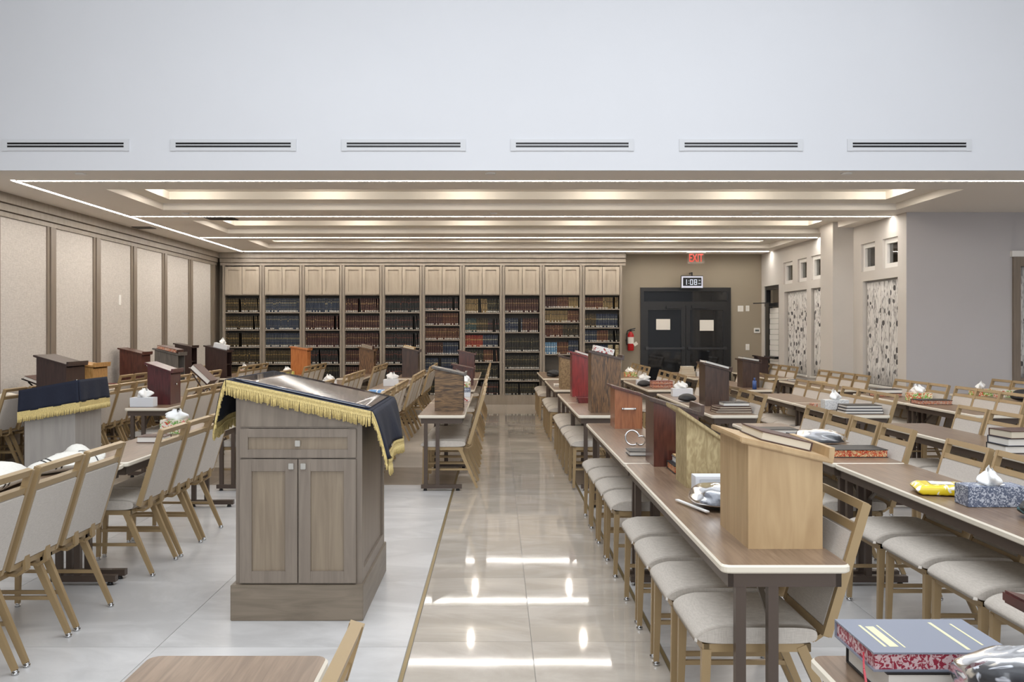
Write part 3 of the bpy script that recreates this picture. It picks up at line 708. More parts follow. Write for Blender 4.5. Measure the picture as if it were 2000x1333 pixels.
ROWS = {   # left edge of the tables, chair offset, tables, name
 'R1': (.787, .158, [(-.13, 2.31), (3.19, 5.63), (5.65, 8.09)]+FARL, 'row right of the aisle'),
 'R2': (2.08, .158, [(3.19, 5.63), (5.65, 8.09)]+FARL, 'second row right of the aisle'),
 'R3': (3.36, .158, [(3.19, 5.63), (5.65, 8.09)]+FARL, 'third row right of the aisle'),
 'R4': (4.64, .158, FARL, 'fourth row right of the aisle'),
 'R5': (5.90, .158, FARL[:2], 'row by the right grey wall'),
 'L1': (-.77, .25, FARL, 'row left of the aisle'),
 'L2': (-1.80, .25, FARL, 'second row left of the aisle'),
 'L3': (-2.76, .25, [(3.2, 5.64), (5.68, 8.12)]+FARL, 'third row left of the aisle'),
 'L4': (-3.95, .25, [(9.64, 11.91)]+FARL[2:], 'fourth row left of the aisle'),
 'L5': (-5.08, .25, [(9.64, 11.91)]+FARL[2:], 'fifth row left of the aisle'),
 'L6': (-5.88, .25, [(9.64, 11.91)]+FARL[2:], 'row along the panelled wall'),
}
def chairs_for(y0, y1, key):
    if (y0, y1) == (3.19, 5.63): return [3.53, 4.04, 4.55, 5.06]
    if (y0, y1) == (5.65, 8.09): return [5.96, 6.46, 6.96, 7.46]
    if (y0, y1) == (3.2, 5.64): return [3.92, 4.43, 4.94]
    if (y0, y1) == (5.68, 8.12): return [5.99, 6.49, 6.99]
    if y0 < 0: return []
    if y1-y0 < 1.7: return [y0+.765+.467*k for k in (-1, 0, 1)]
    if y0 < 10: return [y0+.3+.51*k for k in range(4)]
    return [y0+.31+.51*k for k in range(4)]
for key, (x, off, tabs, rn) in ROWS.items():
    n = 0
    for i, (a, b) in enumerate(tabs):
        table(x, a, b, '%s brown laminate table from the near end of the %s' % (ORD[i], rn))
        for y in chairs_for(a, b, key):
            chair(x+off, y, '%s grey chair from the near end of the %s' % (ORD[n], rn)); n += 1
# foreground table at the bottom left with one chair
table(-.88, -.13, 2.31, 'brown table in the bottom left foreground before the cabinet')
chair(-.69, 1.74, 'gold-framed chair whose back tip shows at the bottom centre', 0)

# ------------------------------------------------------------------ lecterns
def woodset(nm, c1, c2, rough=.35, coat=.2, **k): return wood(nm, c1, c2, rough, k.get('st', (6, 6, .6)), k.get('sc', 7), k.get('lo', .35), k.get('hi', .65), k.get('ds', 1.0), coat)
def lectern(label, x0, x1, y0, y1, hl, hr, mat, closed=False, base=TH, knob=None, topmat=None, over=.03, lip=.03, handle=None):
    """table lectern: high edge at -x, reader's side at +x with a lip"""
    cx, cy = (x0+x1)/2, (y0+y1)/2; t = thing('lectern', label, 'lectern', (cx, cy, base), 0, 'reading lecterns on the tables')
    a, b, c, d_ = x0-cx, x1-cx, y0-cy, y1-cy; th = .018; topmat = topmat or mat
    for yy in (c, d_-th): obj('side_panel', MB().prism([(a,0),(b,0),(b,hr),(a,hl)], 'y', yy, yy+th), mat, t)
    obj('back_panel', MB().prism([(a,0),(a+th,0),(a+th,hl-(hl-hr)*th/(b-a)),(a,hl)], 'y', c+th, d_-th), mat, t)
    obj('bottom_board', MB().box(a+th, b, c+th, d_-th, 0, .018), mat, t)
    if closed:
        f = obj('front_panel', MB().box(b-th, b-.001, c+th, d_-th, .018, hr-.02), mat, t)
        if knob: obj('knob', MB().tube((b-.001, 0, hr*.62), (b+.02, 0, hr*.62), .008, .014, 12), knob, f)
    else: obj('shelf', MB().box(a+th, b-.02, c+th, d_-th, hr*.5, hr*.5+.015), mat, t)
    s = (hl-hr)/(b-a); tt = .022
    e0, e1 = a-over, b+over
    za, zb = hl+s*over, hr-s*over
    tb = obj('slanted_top', MB().prism([(e0,za),(e1,zb),(e1,zb+tt),(e0,za+tt)], 'y', c-over*.6, d_+over*.6), topmat, t, bevel=.004)
    if lip: obj('lip', MB().prism([(e1-.02,zb+tt),(e1,zb+tt-.004),(e1+.004,zb+tt+lip),(e1-.016,zb+tt+lip)], 'y', c-over*.6, d_+over*.6), topmat, tb)
    if handle:
        hz = hl*.5
        obj('handle', MB().tube((-.045, c-.022, hz), (.045, c-.022, hz), .008, .008, 12), plain('porcelain', (236,234,228), .2), t)
        obj('handle_mount', MB().tube((-.06, c-.022, hz), (-.042, c-.022, hz), .011, .009, 12).tube((.042, c-.022, hz), (.06, c-.022, hz), .009, .011, 12).tube((-.055, c, hz), (-.055, c-.03, hz), .006).tube((.055, c, hz), (.055, c-.03, hz), .006), M_chrome, t)
    ang = math.atan(s)
    t['_slope'] = ang
    def on_top(u, v=.5):   # world point on the slanted top, u from the high edge
        xx = e0+(e1-e0)*u; return (cx+xx, cy+c+(d_-c)*v, base+za+(zb-za)*u+tt), ang
    return t, on_top
MAPLE = wood('maple_plywood', (172,142,102), (190,161,120), .45, (4,4,.5), 4)
PINE = wood('raw_pine', (156,136,96), (188,170,128), .6, (7,7,2.2), 5, distort=2)
DKBROWN = woodset('dark_walnut', (58,40,32), (78,56,44))
CHERRY = woodset('cherry_orange', (132,78,46), (158,98,60))
OAK = wood('dark_oak', (62,44,28), (128,92,56), .4, (9,9,.7), 7, .38, .62, 2.5, .2)
OAKH = wood('stained_plywood', (72,56,42), (136,106,72), .45, (.9,.9,9), 6, .38, .62, 2.0)
RED = woodset('red_mahogany', (108,26,24), (140,38,34), .3, .4)
BURL = wood('burl_veneer', (120,96,66), (164,138,100), .45, (4,4,3), 5, distort=3)
MAROON = woodset('maroon_mahogany', (62,22,26), (86,34,38), .3, .4)
MAHOG = woodset('brown_mahogany', (66,32,24), (92,48,36), .3, .3)
ESPRESSO = woodset('espresso_wood', (44,28,26), (60,40,36), .3, .3)
HONEY = wood('honey_pine', (160,116,62), (190,146,88), .45, (6,6,1.5), 6, distort=2)
GREYL = wood('grey_lectern_wood', (82,78,74), (104,98,92), .5, (5,5,.6), 6)
ORANGE = woodset('orange_oak', (160,92,40), (186,116,58), .4, .1)
lect = {}
def LT(key, *a, **k): lect[key] = lectern(*a, **k)[1]
LT('maple', 'large pale maple plywood lectern on the nearest right-hand table', .945, 1.225, 3.43, 3.86, .395, .33, MAPLE, over=.035, lip=.04)
LT('pine', 'raw greenish pine lectern between the maple and the dark brown lecterns', .99, 1.21, 4.76, 5.05, .37, .22, PINE, over=.05, lip=0)
LT('dkb', 'dark brown lectern with reddish front behind the raw pine lectern', .945, 1.215, 5.5, 5.8, .39, .31, MAHOG, topmat=DKBROWN, lip=.05)
LT('cherry', 'orange cherry lectern with a white porcelain handle', .985, 1.215, 7.63, 7.93, .335, .27, CHERRY, topmat=MAHOG, handle=True, lip=0)
LT('oak', 'tall dark oak lectern with a floral tissue box on top', .94, 1.235, 9.1, 9.42, .60, .53, OAK, topmat=DKBROWN)
LT('red', 'bright red mahogany lectern beside the tall oak lectern', .93, 1.22, 11.3, 11.6, .54, .45, RED, lip=.02)
LT('burl', 'mottled brown lectern farthest along the row right of the aisle', .89, 1.15, 12.85, 13.15, .45, .38, BURL, topmat=DKBROWN)
LT('dw', 'dark walnut lectern with an open book in the second row right of the aisle', 2.26, 2.52, 9.9, 10.2, .45, .38, DKBROWN)
LT('r3', 'brown lectern with a white book in the third row right of the aisle', 3.53, 3.77, 13.1, 13.4, .39, .35, DKBROWN)
LT('r4', 'small dark lectern next to the black side door', 4.86, 5.06, 17.0, 17.25, .33, .29, ESPRESSO)
LT('l1', 'grainy stained plywood lectern at the near end of the row left of the aisle', -.635, -.345, 9.27, 9.55, .43, .365, OAKH, topmat=GREYL, lip=.02)
LT('l1b', 'red-brown lectern far along the row left of the aisle', -.66, -.39, 15.7, 16.0, .46, .40, MAHOG)
LT('l1c', 'low dark lectern in the middle of the row left of the aisle', -.66, -.36, 13.6, 13.9, .30, .24, MAHOG)
LT('l2', 'brown lectern with books on top in the second row left of the aisle', -1.68, -1.40, 16.1, 16.5, .50, .44, DKBROWN, topmat=DKBROWN, closed=True)
LT('l3', 'brown oak lectern carrying stacked trays near the bookcases', -2.62, -2.34, 17.3, 17.6, .49, .43, OAK)
LT('l4', 'orange oak lectern standing before the bookcases', -3.85, -3.54, 17.0, 17.3, .50, .45, ORANGE, closed=True)
LT('maroon', 'maroon mahogany lectern on the near end of the fourth left row', -3.875, -3.62, 10.1, 10.42, .44, .355, MAROON, closed=True, knob=M_chrome)
LT('esp', 'wide espresso lectern with a brass lock plate near the left wall', -4.98, -4.66, 9.85, 10.3, .53, .44, ESPRESSO, closed=True, knob=M_chrome)
LT('honey', 'honey pine lectern right behind the wide espresso lectern', -4.92, -4.66, 10.5, 10.9, .43, .40, HONEY, closed=True)
LT('l6', 'brown mahogany lectern with a knob against the panelled wall', -5.80, -5.46, 14.0, 14.35, .53, .45, MAHOG, closed=True, knob=M_chrome)
LT('grey', 'dark grey lectern with a thick patterned book on top', -5.0, -4.66, 13.3, 13.6, .54, .46, GREYL)
LT('l6b', 'dark lectern in the corner by the left wall and bookcases', -5.80, -5.5, 16.4, 16.7, .57, .51, ESPRESSO)
LT('l5c', 'dark brown lectern with a tissue box on top left of the bookcases', -5.03, -4.66, 15.7, 16.0, .54, .45, ESPRESSO)
LT('fg', 'dark cherry lectern cut by the right edge of the foreground', .925, 1.2, 1.25, 1.6, .335, .27, woodset('dark_cherry', (70,30,26), (92,42,36), .25, .4))
eo = [o for o in bpy.data.objects if o.name.startswith('lectern') and 'espresso lectern with a brass' in o.get('label', '')][0]
obj('lock_plate', MB().box(.16, .164, -.03, .03, .2, .26), plain('brass_plate', (190,150,80), .3, .7), eo)
bl = lect  # surfaces used below

# ------------------------------------------------------------------ books, tissue boxes, other things
COVERS = {'navy': plain('book_cover_navy', (40,46,62), .5), 'black': plain('book_cover_black', (34,32,32), .5), 'brown': plain('book_cover_brown', (78,50,40), .5), 'grey': plain('book_cover_grey', (92,94,100), .5),
          'blue': plain('book_cover_slate', (130,134,146), .5), 'tan': plain('book_cover_tan', (190,158,112), .6), 'red': plain('book_cover_red', (110,36,34), .5), 'white': M_paper}
EDGES = {'crimson': spots('crimson_marbled_pages', (206,178,180), [(146,40,60)], 80, th=.42), 'plain': M_pages, 'white': M_paper, 'floral': spots('marbled_pages', (196,186,170), [(150,52,48), (206,120,70)], 70), 'orange': spots('orange_marbled_pages', (214,190,140), [(206,92,40), (170,52,34)], 60)}
def book(label, x, y, z, w, d_, h, cover='black', edge='plain', rz=0, tilt=None, group=None, spine='+x'):
    """lying book: w along x, d along y, spine at +x unless told otherwise"""
    o = MB(); c = .004; a, b = w/2, d_/2
    o.box(-a, a, -b, b, 0, c); o.box(-a, a, -b, b, h-c, h)
    if spine == '+x': o.box(a-c, a, -b, b, c, h-c)
    elif spine == '+y': o.box(-a, a, b-c, b, c, h-c)
    else: o.box(-a, -a+c, -b, b, c, h-c)
    t = obj('book', o, COVERS[cover]); t.location = (x, y, z); t.rotation_euler = (0, tilt or 0, rz); tag(t, label, 'book', group)
    obj('pages', MB().box(-a+.005, a-.005, -b+.005, b-.005, c, h-c), EDGES[edge], t)
    return t
BOXES = {'white': plain('white_card', (222,224,228), .5), 'grey': spots('grey_scroll_card', (206,208,212), [(176,178,184)], 80), 'floral': spots('floral_card', (226,216,200), [(196,60,50), (110,160,70)], 30, th=.48),
         'green': spots('green_red_card', (214,90,60), [(120,180,80), (240,226,190)], 24, th=.44), 'bluegrey': spots('blue_grey_swirl_card', (92,100,120), [(186,190,200)], 70), 'yellow': spots('yellow_card', (222,196,90), [(240,226,160), (150,170,70)], 30),
         'pale': spots('pale_dotted_card', (226,226,224), [(190,192,192)], 90), 'whitefloral': spots('white_floral_card', (232,226,218), [(168,70,62)], 28, th=.5)}
def tissue_mesh():
    def f(u, v):
        a = 2*math.pi*u; b = .016+.034*math.sin(math.pi*min(1, v*1.15))**.7*(1-.35*v)
        r = b*(1+.38*math.sin(3*a+4*v+.5)+.2*math.sin(5*a-3*v)); t = v+.12*v*math.sin(2*a+1)+.1*v*math.sin(5*a)
        return (r*1.45*math.cos(a)+.018*v, r*.7*math.sin(a), .085*t)
    return MB().grid(f, 30, 9).mesh('tissue', M_tissue)
TM = tissue_mesh()
def tissue_box(label, x, y, z, kind='white', w=.23, d_=.12, h=.085, rz=0, tilt=0, tis=True):
    o = MB().box(-w/2, w/2, -d_/2, d_/2, 0, h); t = obj('tissue_box', o, BOXES[kind], bevel=.002); t.location = (x, y, z); t.rotation_euler = (0, tilt, rz)
    tag(t, label, 'tissue box', 'tissue boxes')
    obj('slot', MB().prism([(.07*math.cos(i*math.pi/8), .03*math.sin(i*math.pi/8)) for i in range(16)], 'z', h, h+.001), M_tissue, t)
    if tis: c = link('tissue', TM, t, (0, 0, h-.005)); c.rotation_euler = (0, 0, R.uniform(0, 3)); c.scale = (1.25, 1.25, R.uniform(.9, 1.2))
    return t
T = TH+.001
# right-hand side, near to far
p, an = bl['maple'](.62); book('thick closed book lying on the maple lectern', p[0]-.02, p[1], p[2]+.006, .2, .30, .035, 'brown', 'plain', 0, an)
book('closed book with orange marbled edges beside the dark brown lectern', 1.115, 5.34, T, .2, .24, .045, 'black', 'orange', spine='+y'); book('grey book on top of the orange-edged book', 1.12, 5.34, T+.045, .16, .2, .035, 'grey', 'white')
book('thin tan booklet topmost beside the dark brown lectern', 1.12, 5.34, T+.08, .15, .19, .008, 'tan')
book('thin closed book lying left of the dark brown lectern', .93, 6.05, T, .13, .18, .03, 'black', 'white')
o = MB()
def wire(cx, cy, r_, a0, a1, lean):
    def f(u, v):
        a = a0+(a1-a0)*v; b = 2*math.pi*u; q = r_+.006*math.cos(b)
        return (cx+q*math.cos(a), cy+.006*math.sin(b)+lean*math.sin(a), T+.006+r_+q*math.sin(a))
    o.grid(f, 8, 28)
wire(.965, 6.5, .05, .3, 5.2, .02); wire(1.02, 6.47, .034, -2.6, 2.2, -.02)
_w = 1; tag(obj('wire_loop', o, M_chrome), 'shiny silver wire loops between the brown and cherry lecterns', 'wire')
bx_ = MB().box(-.12, .12, -.05, .05, 0, .1).box(-.1, .1, -.052, -.05, .012, .085, 1); t = obj('carton', bx_, [BOXES['white'], plain('carton_window', (196,200,206), .3)], bevel=.003); t.location = (1.10, 4.55, T); tag(t, 'white and grey carton in front of the raw pine lectern', 'box')
M_plastic = clear('clear_plastic', (.95,.96,.97), .02, .16)
def soft_pack(label, loc, w, d_, h, mat, rz=0):
    def f(u, v):
        a = 2*math.pi*u; x = (v*2-1)*w/2; e = min(1, (1-abs(v*2-1))*5)**.6
        c, sn = math.cos(a), math.sin(a); q = .06+.94*e
        return (x, math.copysign(abs(c)**.35, c)*d_/2*(.96+.04*e), h/2*(1.02)+math.copysign(abs(sn)**.45, sn)*h/2*q*(1+.05*math.sin(9*x*20)))
    t = obj('wipes_pack', MB().grid(f, 32, 24), mat); t.location = loc; t.rotation_euler = (0, 0, rz); tag(t, label, 'pack')
    obj('lid_flap', MB().box(-w*.22, w*.22, -d_*.22, d_*.22, h*.98, h*1.06), M_plate, t, bevel=.002)
    return t
def blob(name, label, cat, loc, sx, sy, sz, mats, seed=0, bag=True, amp=.14, flat=.5, group=None):
    r = random.Random(seed); ph_ = [(r.uniform(2,7), r.uniform(0,6), r.uniform(2,6)) for _ in range(6)]
    def mk(k, extra=0):
        def f(u, v):
            a = 2*math.pi*u; b = math.pi*v; n = sum(math.sin(p[0]*math.cos(a)*math.sin(b)+p[1]+p[2]*math.cos(b)*1.4+p[0]*.6*math.sin(a)) for p in ph_)/6
            n += extra*(math.sin(9*a+4*b)+math.sin(13*b-6*a))*.5
            q = k*(1+amp*n); z = math.cos(b)*sz*q
            if z < 0: z *= flat
            return (math.copysign(abs(math.cos(a))**.8, math.cos(a))*math.sin(b)*sx*q, math.copysign(abs(math.sin(a))**.8, math.sin(a))*math.sin(b)*sy*q, z+sz*flat*(1+amp)*k*1.0)
        return MB().grid(f, 40, 22)
    t = obj(name, mk(1 if not bag else .84), mats[0]); t.location = loc; tag(t, label, cat, group)
    if bag:
        obj('clear_wrap', mk(1.0, .12), M_plastic, t)
    return t
M_darkcloth = plain('black_cloth', (30,30,33), .6); M_greycloth = plain('grey_cloth', (110,112,120), .5, var=.5, vscale=40); M_whitecloth = fabric('wool_cloth', (216,212,202), (232,229,221), 700)
blob('plastic_bag', 'crumpled clear plastic bag leaning on the white carton', 'bag', (1.02, 4.25, T), .12, .17, .07, [M_greycloth], 3)
zb = MB(); zb.bar((.86, 4.36, T+.012), (.94, 4.07, T+.012), .018, .006, (0,0,1)); z_ = obj('zip_seal', zb, M_plate)
z_.parent = bpy.data.objects['plastic_bag']; z_.matrix_parent_inverse = Matrix.Translation((-1.02, -4.25, -T))
blob('plastic_bag', 'large clear plastic bag with dark cloth on the second row right', 'bag', (2.30, 6.5, T), .19, .17, .075, [M_darkcloth], 5)
book('dark book with orange marbled edge near the joint of the second right row', 2.335, 6.02, T, .39, .25, .05, 'black', 'orange', 0, spine='+y')
book('black hardcover lying left of the wrapped bag', 2.26, 7.35, T, .27, .22, .035, 'black', 'white', spine='+y'); book('grey hardcover lying just behind the wrapped bag', 2.38, 6.95, T, .28, .21, .035, 'grey', 'plain', .1, spine='+y')
soft_pack('yellow and white soft pack of wipes beside the blue-grey tissue box', (2.24, 4.6, T), .26, .2, .05, spots('yellow_pack_print', (232,206,40), [(240,238,226)], 14, .25, .5), -.25)
tissue_box('blue-grey swirl tissue box on the second row right of the aisle', 2.325, 4.3, T, 'bluegrey', .27, .13, .095)
blob('cushion_bag', 'black and teal zip bag at the right edge of the picture', 'bag', (2.40, 3.95, T), .12, .12, .06, [spots('teal_black_cloth', (26,27,29), [(70,110,116)], 9, .5, .5)], 11, False)
for k, (c, e) in enumerate((('black','white'),('navy','white'),('brown','plain'))): book('%s hardcover in the stack on the third right row foreground' % ('lowest','middle','topmost')[k], 3.56, 6.2, T+.05*k, .34-.02*k, .24, .05, c, e, .05*k, group='book stack on the near third row', spine='+y')
# foreground right
book('black book under the large slate-blue book', 1.0, 2.14, T, .27, .24, .062, 'black', 'white', spine='+y')
fb = book('large slate-blue book with gold bands and red marbled edges', .995, 2.145, T+.062, .315, .235, .043, 'blue', 'crimson', spine='+y')
gl = MB()
for x0, x1, y0, y1 in ((-.118,-.112,-.08,.07),(-.105,-.085,-.08,.06),(-.075,-.071,-.085,.07),(.06,.068,-.1,.09),(.108,.113,-.07,.08)): gl.box(x0, x1, y0, y1, .043, .0436)
obj('gilt_bands', gl, plain('cover_gilt', (226,218,176), .4), fb)
obj('ribbon', MB().path([(-.157,-.06,.02),(-.18,-.12,.005),(-.2,-.2,-.04),(-.205,-.26,-.06)], .004, .009, (0,0,1)), plain('red_ribbon', (170,40,54), .5), fb)
blob('plastic_bag', 'clear plastic bag with black and cream contents in front of the slate-blue book', 'bag', (1.12, 1.9, T), .17, .105, .105, [spots('bag_contents', (44,44,48), [(196,184,166), (214,216,222)], 10, .5, .47)], 21)
# row R1 far
for k in range(3):
    o = MB().box(-.1,.1,-.14,.14,0,.008).box(-.1,-.092,-.14,.14,.008,.02).box(.092,.1,-.14,.14,.008,.02).box(-.1,.1,-.14,-.132,.008,.02).box(-.1,.1,.132,.14,.008,.02)
    t = obj('tray', o, woodset('tray_mahogany', (92,34,34), (120,48,46), .3, .3)); t.location = (1.02-.008*k, 10.45, T+.02*k); tag(t, '%s dark red tray of the stack beside the red lectern' % ('lowest','middle','topmost')[k], 'tray', 'dark red trays')
p, an = bl['oak'](.45); tissue_box('white and red floral tissue box lying on the tall oak lectern', p[0], p[1], p[2]+.004, 'whitefloral', .2, .22, .06, 0, an, False)
p, an = bl['red'](.5); book('white-edged book on the bright red lectern', p[0], p[1], p[2]+.004, .2, .26, .03, 'red', 'white', 0, an)
blob('bag', 'black soft bag at the far end of the row right of the aisle', 'bag', (1.0, 16.1, T), .13, .1, .08, [M_darkcloth], 4, False)
book('small light booklet beside the mottled lectern', .9, 13.5, T, .12, .18, .03, 'white', 'white')
# row R2 far
p, an = bl['dw'](.5); book('open white book on the dark walnut lectern', p[0], p[1], p[2]+.004, .26, .3, .02, 'white', 'white', 0, an)
blob('cushion_bag', 'black leather pouch left of the dark walnut lectern', 'pouch', (2.20, 10.55, T), .1, .12, .06, [M_darkcloth], 6, False, .06)
for k in range(3): book('%s slim red-brown folder stacked before the dark walnut lectern' % ('lowest','middle','topmost')[k], 2.36, 9.2, T+.022*k, .36-.02*k, .25, .02, 'brown', 'plain', .06*k, group='slim folders before the dark walnut lectern', spine='+y')
book('white-edged book on top of the slim folders', 2.39, 9.2, T+.066, .26, .2, .035, 'black', 'white', spine='+y')
tissue_box('pale grey tissue box on the second row right beside the pouch', 2.31, 11.4, T, 'white', .25, .13, .1)
blob('cushion_bag', 'black pouch beside two marbled books on the second row right', 'pouch', (2.16, 13.4, T), .1, .1, .06, [M_darkcloth], 8, False, .06)
for k in range(2): book('%s book with marbled edges on the second row right' % ('lower','upper')[k], 2.36, 13.1, T+.05*k, .3, .22, .05, 'red', 'floral', group='marbled books on the second right row', spine='+y')
tissue_box('white tissue box behind the marbled books', 2.2, 13.75, T, 'white', .2, .12, .08); tissue_box('floral tissue box far along the second row right', 2.38, 16.3, T, 'green', .22, .12, .08)
# row R3 far
p, an = bl['r3'](.5); book('white-edged book on the third row lectern', p[0], p[1], p[2]+.004, .24, .28, .03, 'grey', 'white', 0, an)
for k, c in enumerate(('tan','white','tan','white')): book('%s book of the pale stack on the far third row' % ORD[k], 3.42, 16.4, T+.045*k, .27-.02*k, .2, .044, c, 'plain', group='pale book stack far third row', spine='+y')
tissue_box('white tissue box beside the pale book stack', 3.69, 16.35, T, 'pale', .24, .12, .085)
tissue_box('pale dotted tissue box on the third row right', 3.52, 9.5, T, 'pale', .25, .13, .1); tag(obj('card_box', MB().box(3.37,3.43,9.75,9.85,T,T+.04), EDGES['floral'], bevel=.002), 'small brown patterned box left of the dotted tissue box', 'box')
for k, c in enumerate(('black','navy','black')): book('%s dark hardcover stacked beside the dotted tissue box' % ('lowest','middle','topmost')[k], 3.62, 9.1, T+.028*k, .38-.015*k, .24, .027, c, 'white', 0, group='dark books on the third right row', spine='+y')
tag(obj('bottle', MB().tube((3.6,12.75,T), (3.6,12.75,T+.12), .03, .028, 12).tube((3.6,12.75,T+.12), (3.6,12.75,T+.16), .012), plain('blue_plastic', (60,90,150), .3)), 'small blue bottle beside the third row lectern', 'bottle')
# row R4, R5
for k, (c, e) in enumerate((('black','floral'),('black','white'))): book('%s dark book near the window curtain on the fourth right row' % ('lower','upper')[k], 4.86, 11.4, T+.045*k, .32, .22, .045, c, e, group='dark books on the fourth right row', spine='+y')
tissue_box('green and red floral tissue box on the fourth right row', 4.95, 10.7, T, 'green', .26, .13, .09); book('marbled-edge book before the green floral tissue box', 4.86, 10.2, T, .36, .24, .05, 'black', 'floral', spine='+y')
book('pale closed book on the fourth row near the side door', 4.9, 14.8, T, .3, .22, .03, 'grey', 'white', spine='+y'); blob('cloth_bundle', 'small tan cloth bundle on the fourth right row', 'bundle', (4.95, 14.0, T), .12, .1, .03, [plain('tan_cloth', (190,168,130), .8)], 2, False)
tissue_box('red floral tissue box at the right edge row', 6.1, 11.5, T, 'green', .24, .12, .085); tissue_box('second floral tissue box at the right edge row', 6.23, 11.2, T, 'floral', .2, .12, .085, tis=False)
blob('hat', 'black soft hat on the table at the right edge', 'hat', (6.12, 10.6, T), .13, .12, .09, [M_darkcloth], 14, False, .05)
# left side
tissue_box('white tissue box at the near end of the fourth left row', -3.82, 9.85, T, 'white', .25, .13, .1)
book('dark red book with a red cover by the panelled wall', -5.6, 13.3, T, .22, .2, .05, 'red', 'plain')
p, an = bl['grey'](.5); book('thick patterned-edge book on the dark grey lectern', p[0], p[1], p[2]+.004, .3, .3, .05, 'brown', 'floral', 0, an)
p, an = bl['l5c'](.6); tissue_box('white tissue box lying on the dark brown corner lectern', p[0], p[1], p[2]+.004, 'white', .24, .14, .08, 0, an)
p, an = bl['l2'](.4); book('closed book on the second left row lectern', p[0], p[1], p[2]+.004, .2, .3, .04, 'tan', 'plain', 0, an)
p, an = bl['l3'](.5)
for k in range(3): book('%s tray-like folder on the oak lectern by the bookcases' % ('lowest','middle','topmost')[k], p[0], p[1], p[2]+.004+.022*k, .22, .26, .02, 'brown', 'plain', 0, an, 'folders on the far oak lectern')
tissue_box('white tissue box on the second row left of the aisle', -1.57, 13.5, T, 'white', .22, .12, .1); soft_pack('blue and white soft pack on the second row left', (-1.55, 11.75, T), .22, .14, .06, spots('blue_pack_print', (110,160,214), [(236,238,240)], 16, .3, .5))
tissue_box('yellow floral tissue box below the orange lectern', -3.75, 16.3, T, 'yellow', .22, .12, .09); tissue_box('white tissue box in the fifth left row before the bookcases', -4.8, 14.85, T, 'white', .2, .12, .12); tissue_box('floral tissue box far along the fifth left row', -4.85, 17.5, T, 'floral', .22, .12, .08)
tissue_box('floral tissue box by the near end of the second left row', -1.6, 9.3, T, 'floral', .22, .12, .08); tissue_box('white tissue box far along the third row left', -2.5, 13.6, T, 'white', .2, .12, .08); tissue_box('pale tissue box on the far fourth left row', -3.7, 13.2, T, 'pale', .2, .12, .08)
tissue_box('red and green tissue box on the third left row by the chairs', -2.58, 7.3, T, 'floral', .2, .12, .11); book('brown closed book lying on the third left row', -2.54, 6.75, T, .2, .16, .045, 'brown', 'white', spine='+y')
for k, kd in enumerate(('whitefloral','white','bluegrey','floral')): tissue_box('%s box of the tissue stack behind the plywood lectern' % ORD[k], -.33-.05, 10.6, T+.055*k, kd, .14, .2, .054, tis=(k == 3))
book('pale closed book past the tissue stack left of the aisle', -.42, 11.6, T, .16, .24, .03, 'white', 'white')
blob('cloth_bundle', 'cream soft bundle on the table by the left wall panels', 'bundle', (-5.62, 10.45, T), .14, .12, .07, [plain('cream_cloth', (214,206,190), .8)], 31, False, .08)
# folded prayer shawls
def roll(label, x, y, rz, L, r_, n=3, seed=0):
    rr = random.Random(seed)
    def f(u, v):
        a = 2*math.pi*u; s = math.sin(math.pi*min(1, max(0, v*1.0)))**.35; q = r_*(1+.12*math.sin(3*a+5*v)+.1*math.sin(11*v+a))*max(.05, s)
        return (math.cos(a)*q*1.7, (v-.5)*L, q*.75*(1+math.sin(a)))
    t = obj('prayer_shawl', MB().grid(f, 24, 30), M_whitecloth); t.location = (x, y, T); t.rotation_euler = (0, 0, rz); tag(t, label, 'shawl', 'folded white shawls on the third left row')
    def g(c): 
        return MB().grid(lambda u, v: (lambda p: (p[0]*1.02, p[1], p[2]*1.02+.001))(f(u, c+.02*v)), 24, 1)
    for c in (.2, .26, .78): obj('dark_stripe', g(c), M_darkcloth, t)
    return t
roll('white shawl folded in a long roll nearest the camera on the third left row', -2.60, 4.72, .15, .75, .075, seed=1)
roll('white shawl folded beside the table joint on the third left row', -2.52, 5.35, -.5, .5, .06, seed=2)
roll('white shawl looped on the middle of the third left row', -2.62, 5.72, .9, .42, .06, seed=3)
# folding book stands
def bookstand(label, x, y, z, w, d_, ang, mat, bk, rz=0):
    t = thing('folding_bookstand', label, 'book stand', (x, y, z), rz, 'folding book stands'); c, s = math.cos(ang), math.sin(ang); h0 = .12
    obj('slanted_board', MB().prism([(-w/2*c, h0+w*s), (w/2*c, h0), (w/2*c, h0+.012), (-w/2*c, h0+w*s+.012)], 'y', -d_/2, d_/2), mat, t)
    obj('base_board', MB().box(-w/2, w/2, -d_/2, d_/2, 0, .012), mat, t)
    for yy in (-d_/2+.03, d_/2-.03): obj('strut', MB().bar((w/2*c-.03, yy, .012), (-w/4, yy, h0+w*s*.7), .012, .02, (0,1,0)).bar((-w/2*c+.03, yy, .012), (w/2*c-.02, yy, h0+.01), .012, .02, (0,1,0)), mat, t)
    return (x, y, z+h0+w*s/2+.014), ang
M_blackm = plain('black_stand_metal', (22,22,24), .25, .3)
p, an = bookstand('black folding book stand beside the espresso lectern', -5.62, 11.2, TH, .32, .3, .35, M_blackm, None); book('brown closed book on the black folding stand by the left wall', p[0], p[1], p[2], .27, .3, .04, 'brown', 'white', 0, an)
p, an = bookstand('dark folding book stand right of the maroon lectern', -3.72, 11.5, TH, .34, .3, .75, DKBROWN, None); book('thick brown book propped on the folding stand behind the maroon lectern', p[0], p[1], p[2]+.004, .3, .3, .06, 'brown', 'white', 0, an)
p, an = bookstand('low folding stand far along the row left of the aisle', -.5, 12.9, TH, .26, .26, .5, DKBROWN, None); book('white-edged book on the low stand left of the aisle', p[0], p[1], p[2], .22, .26, .03, 'black', 'white', 0, an)
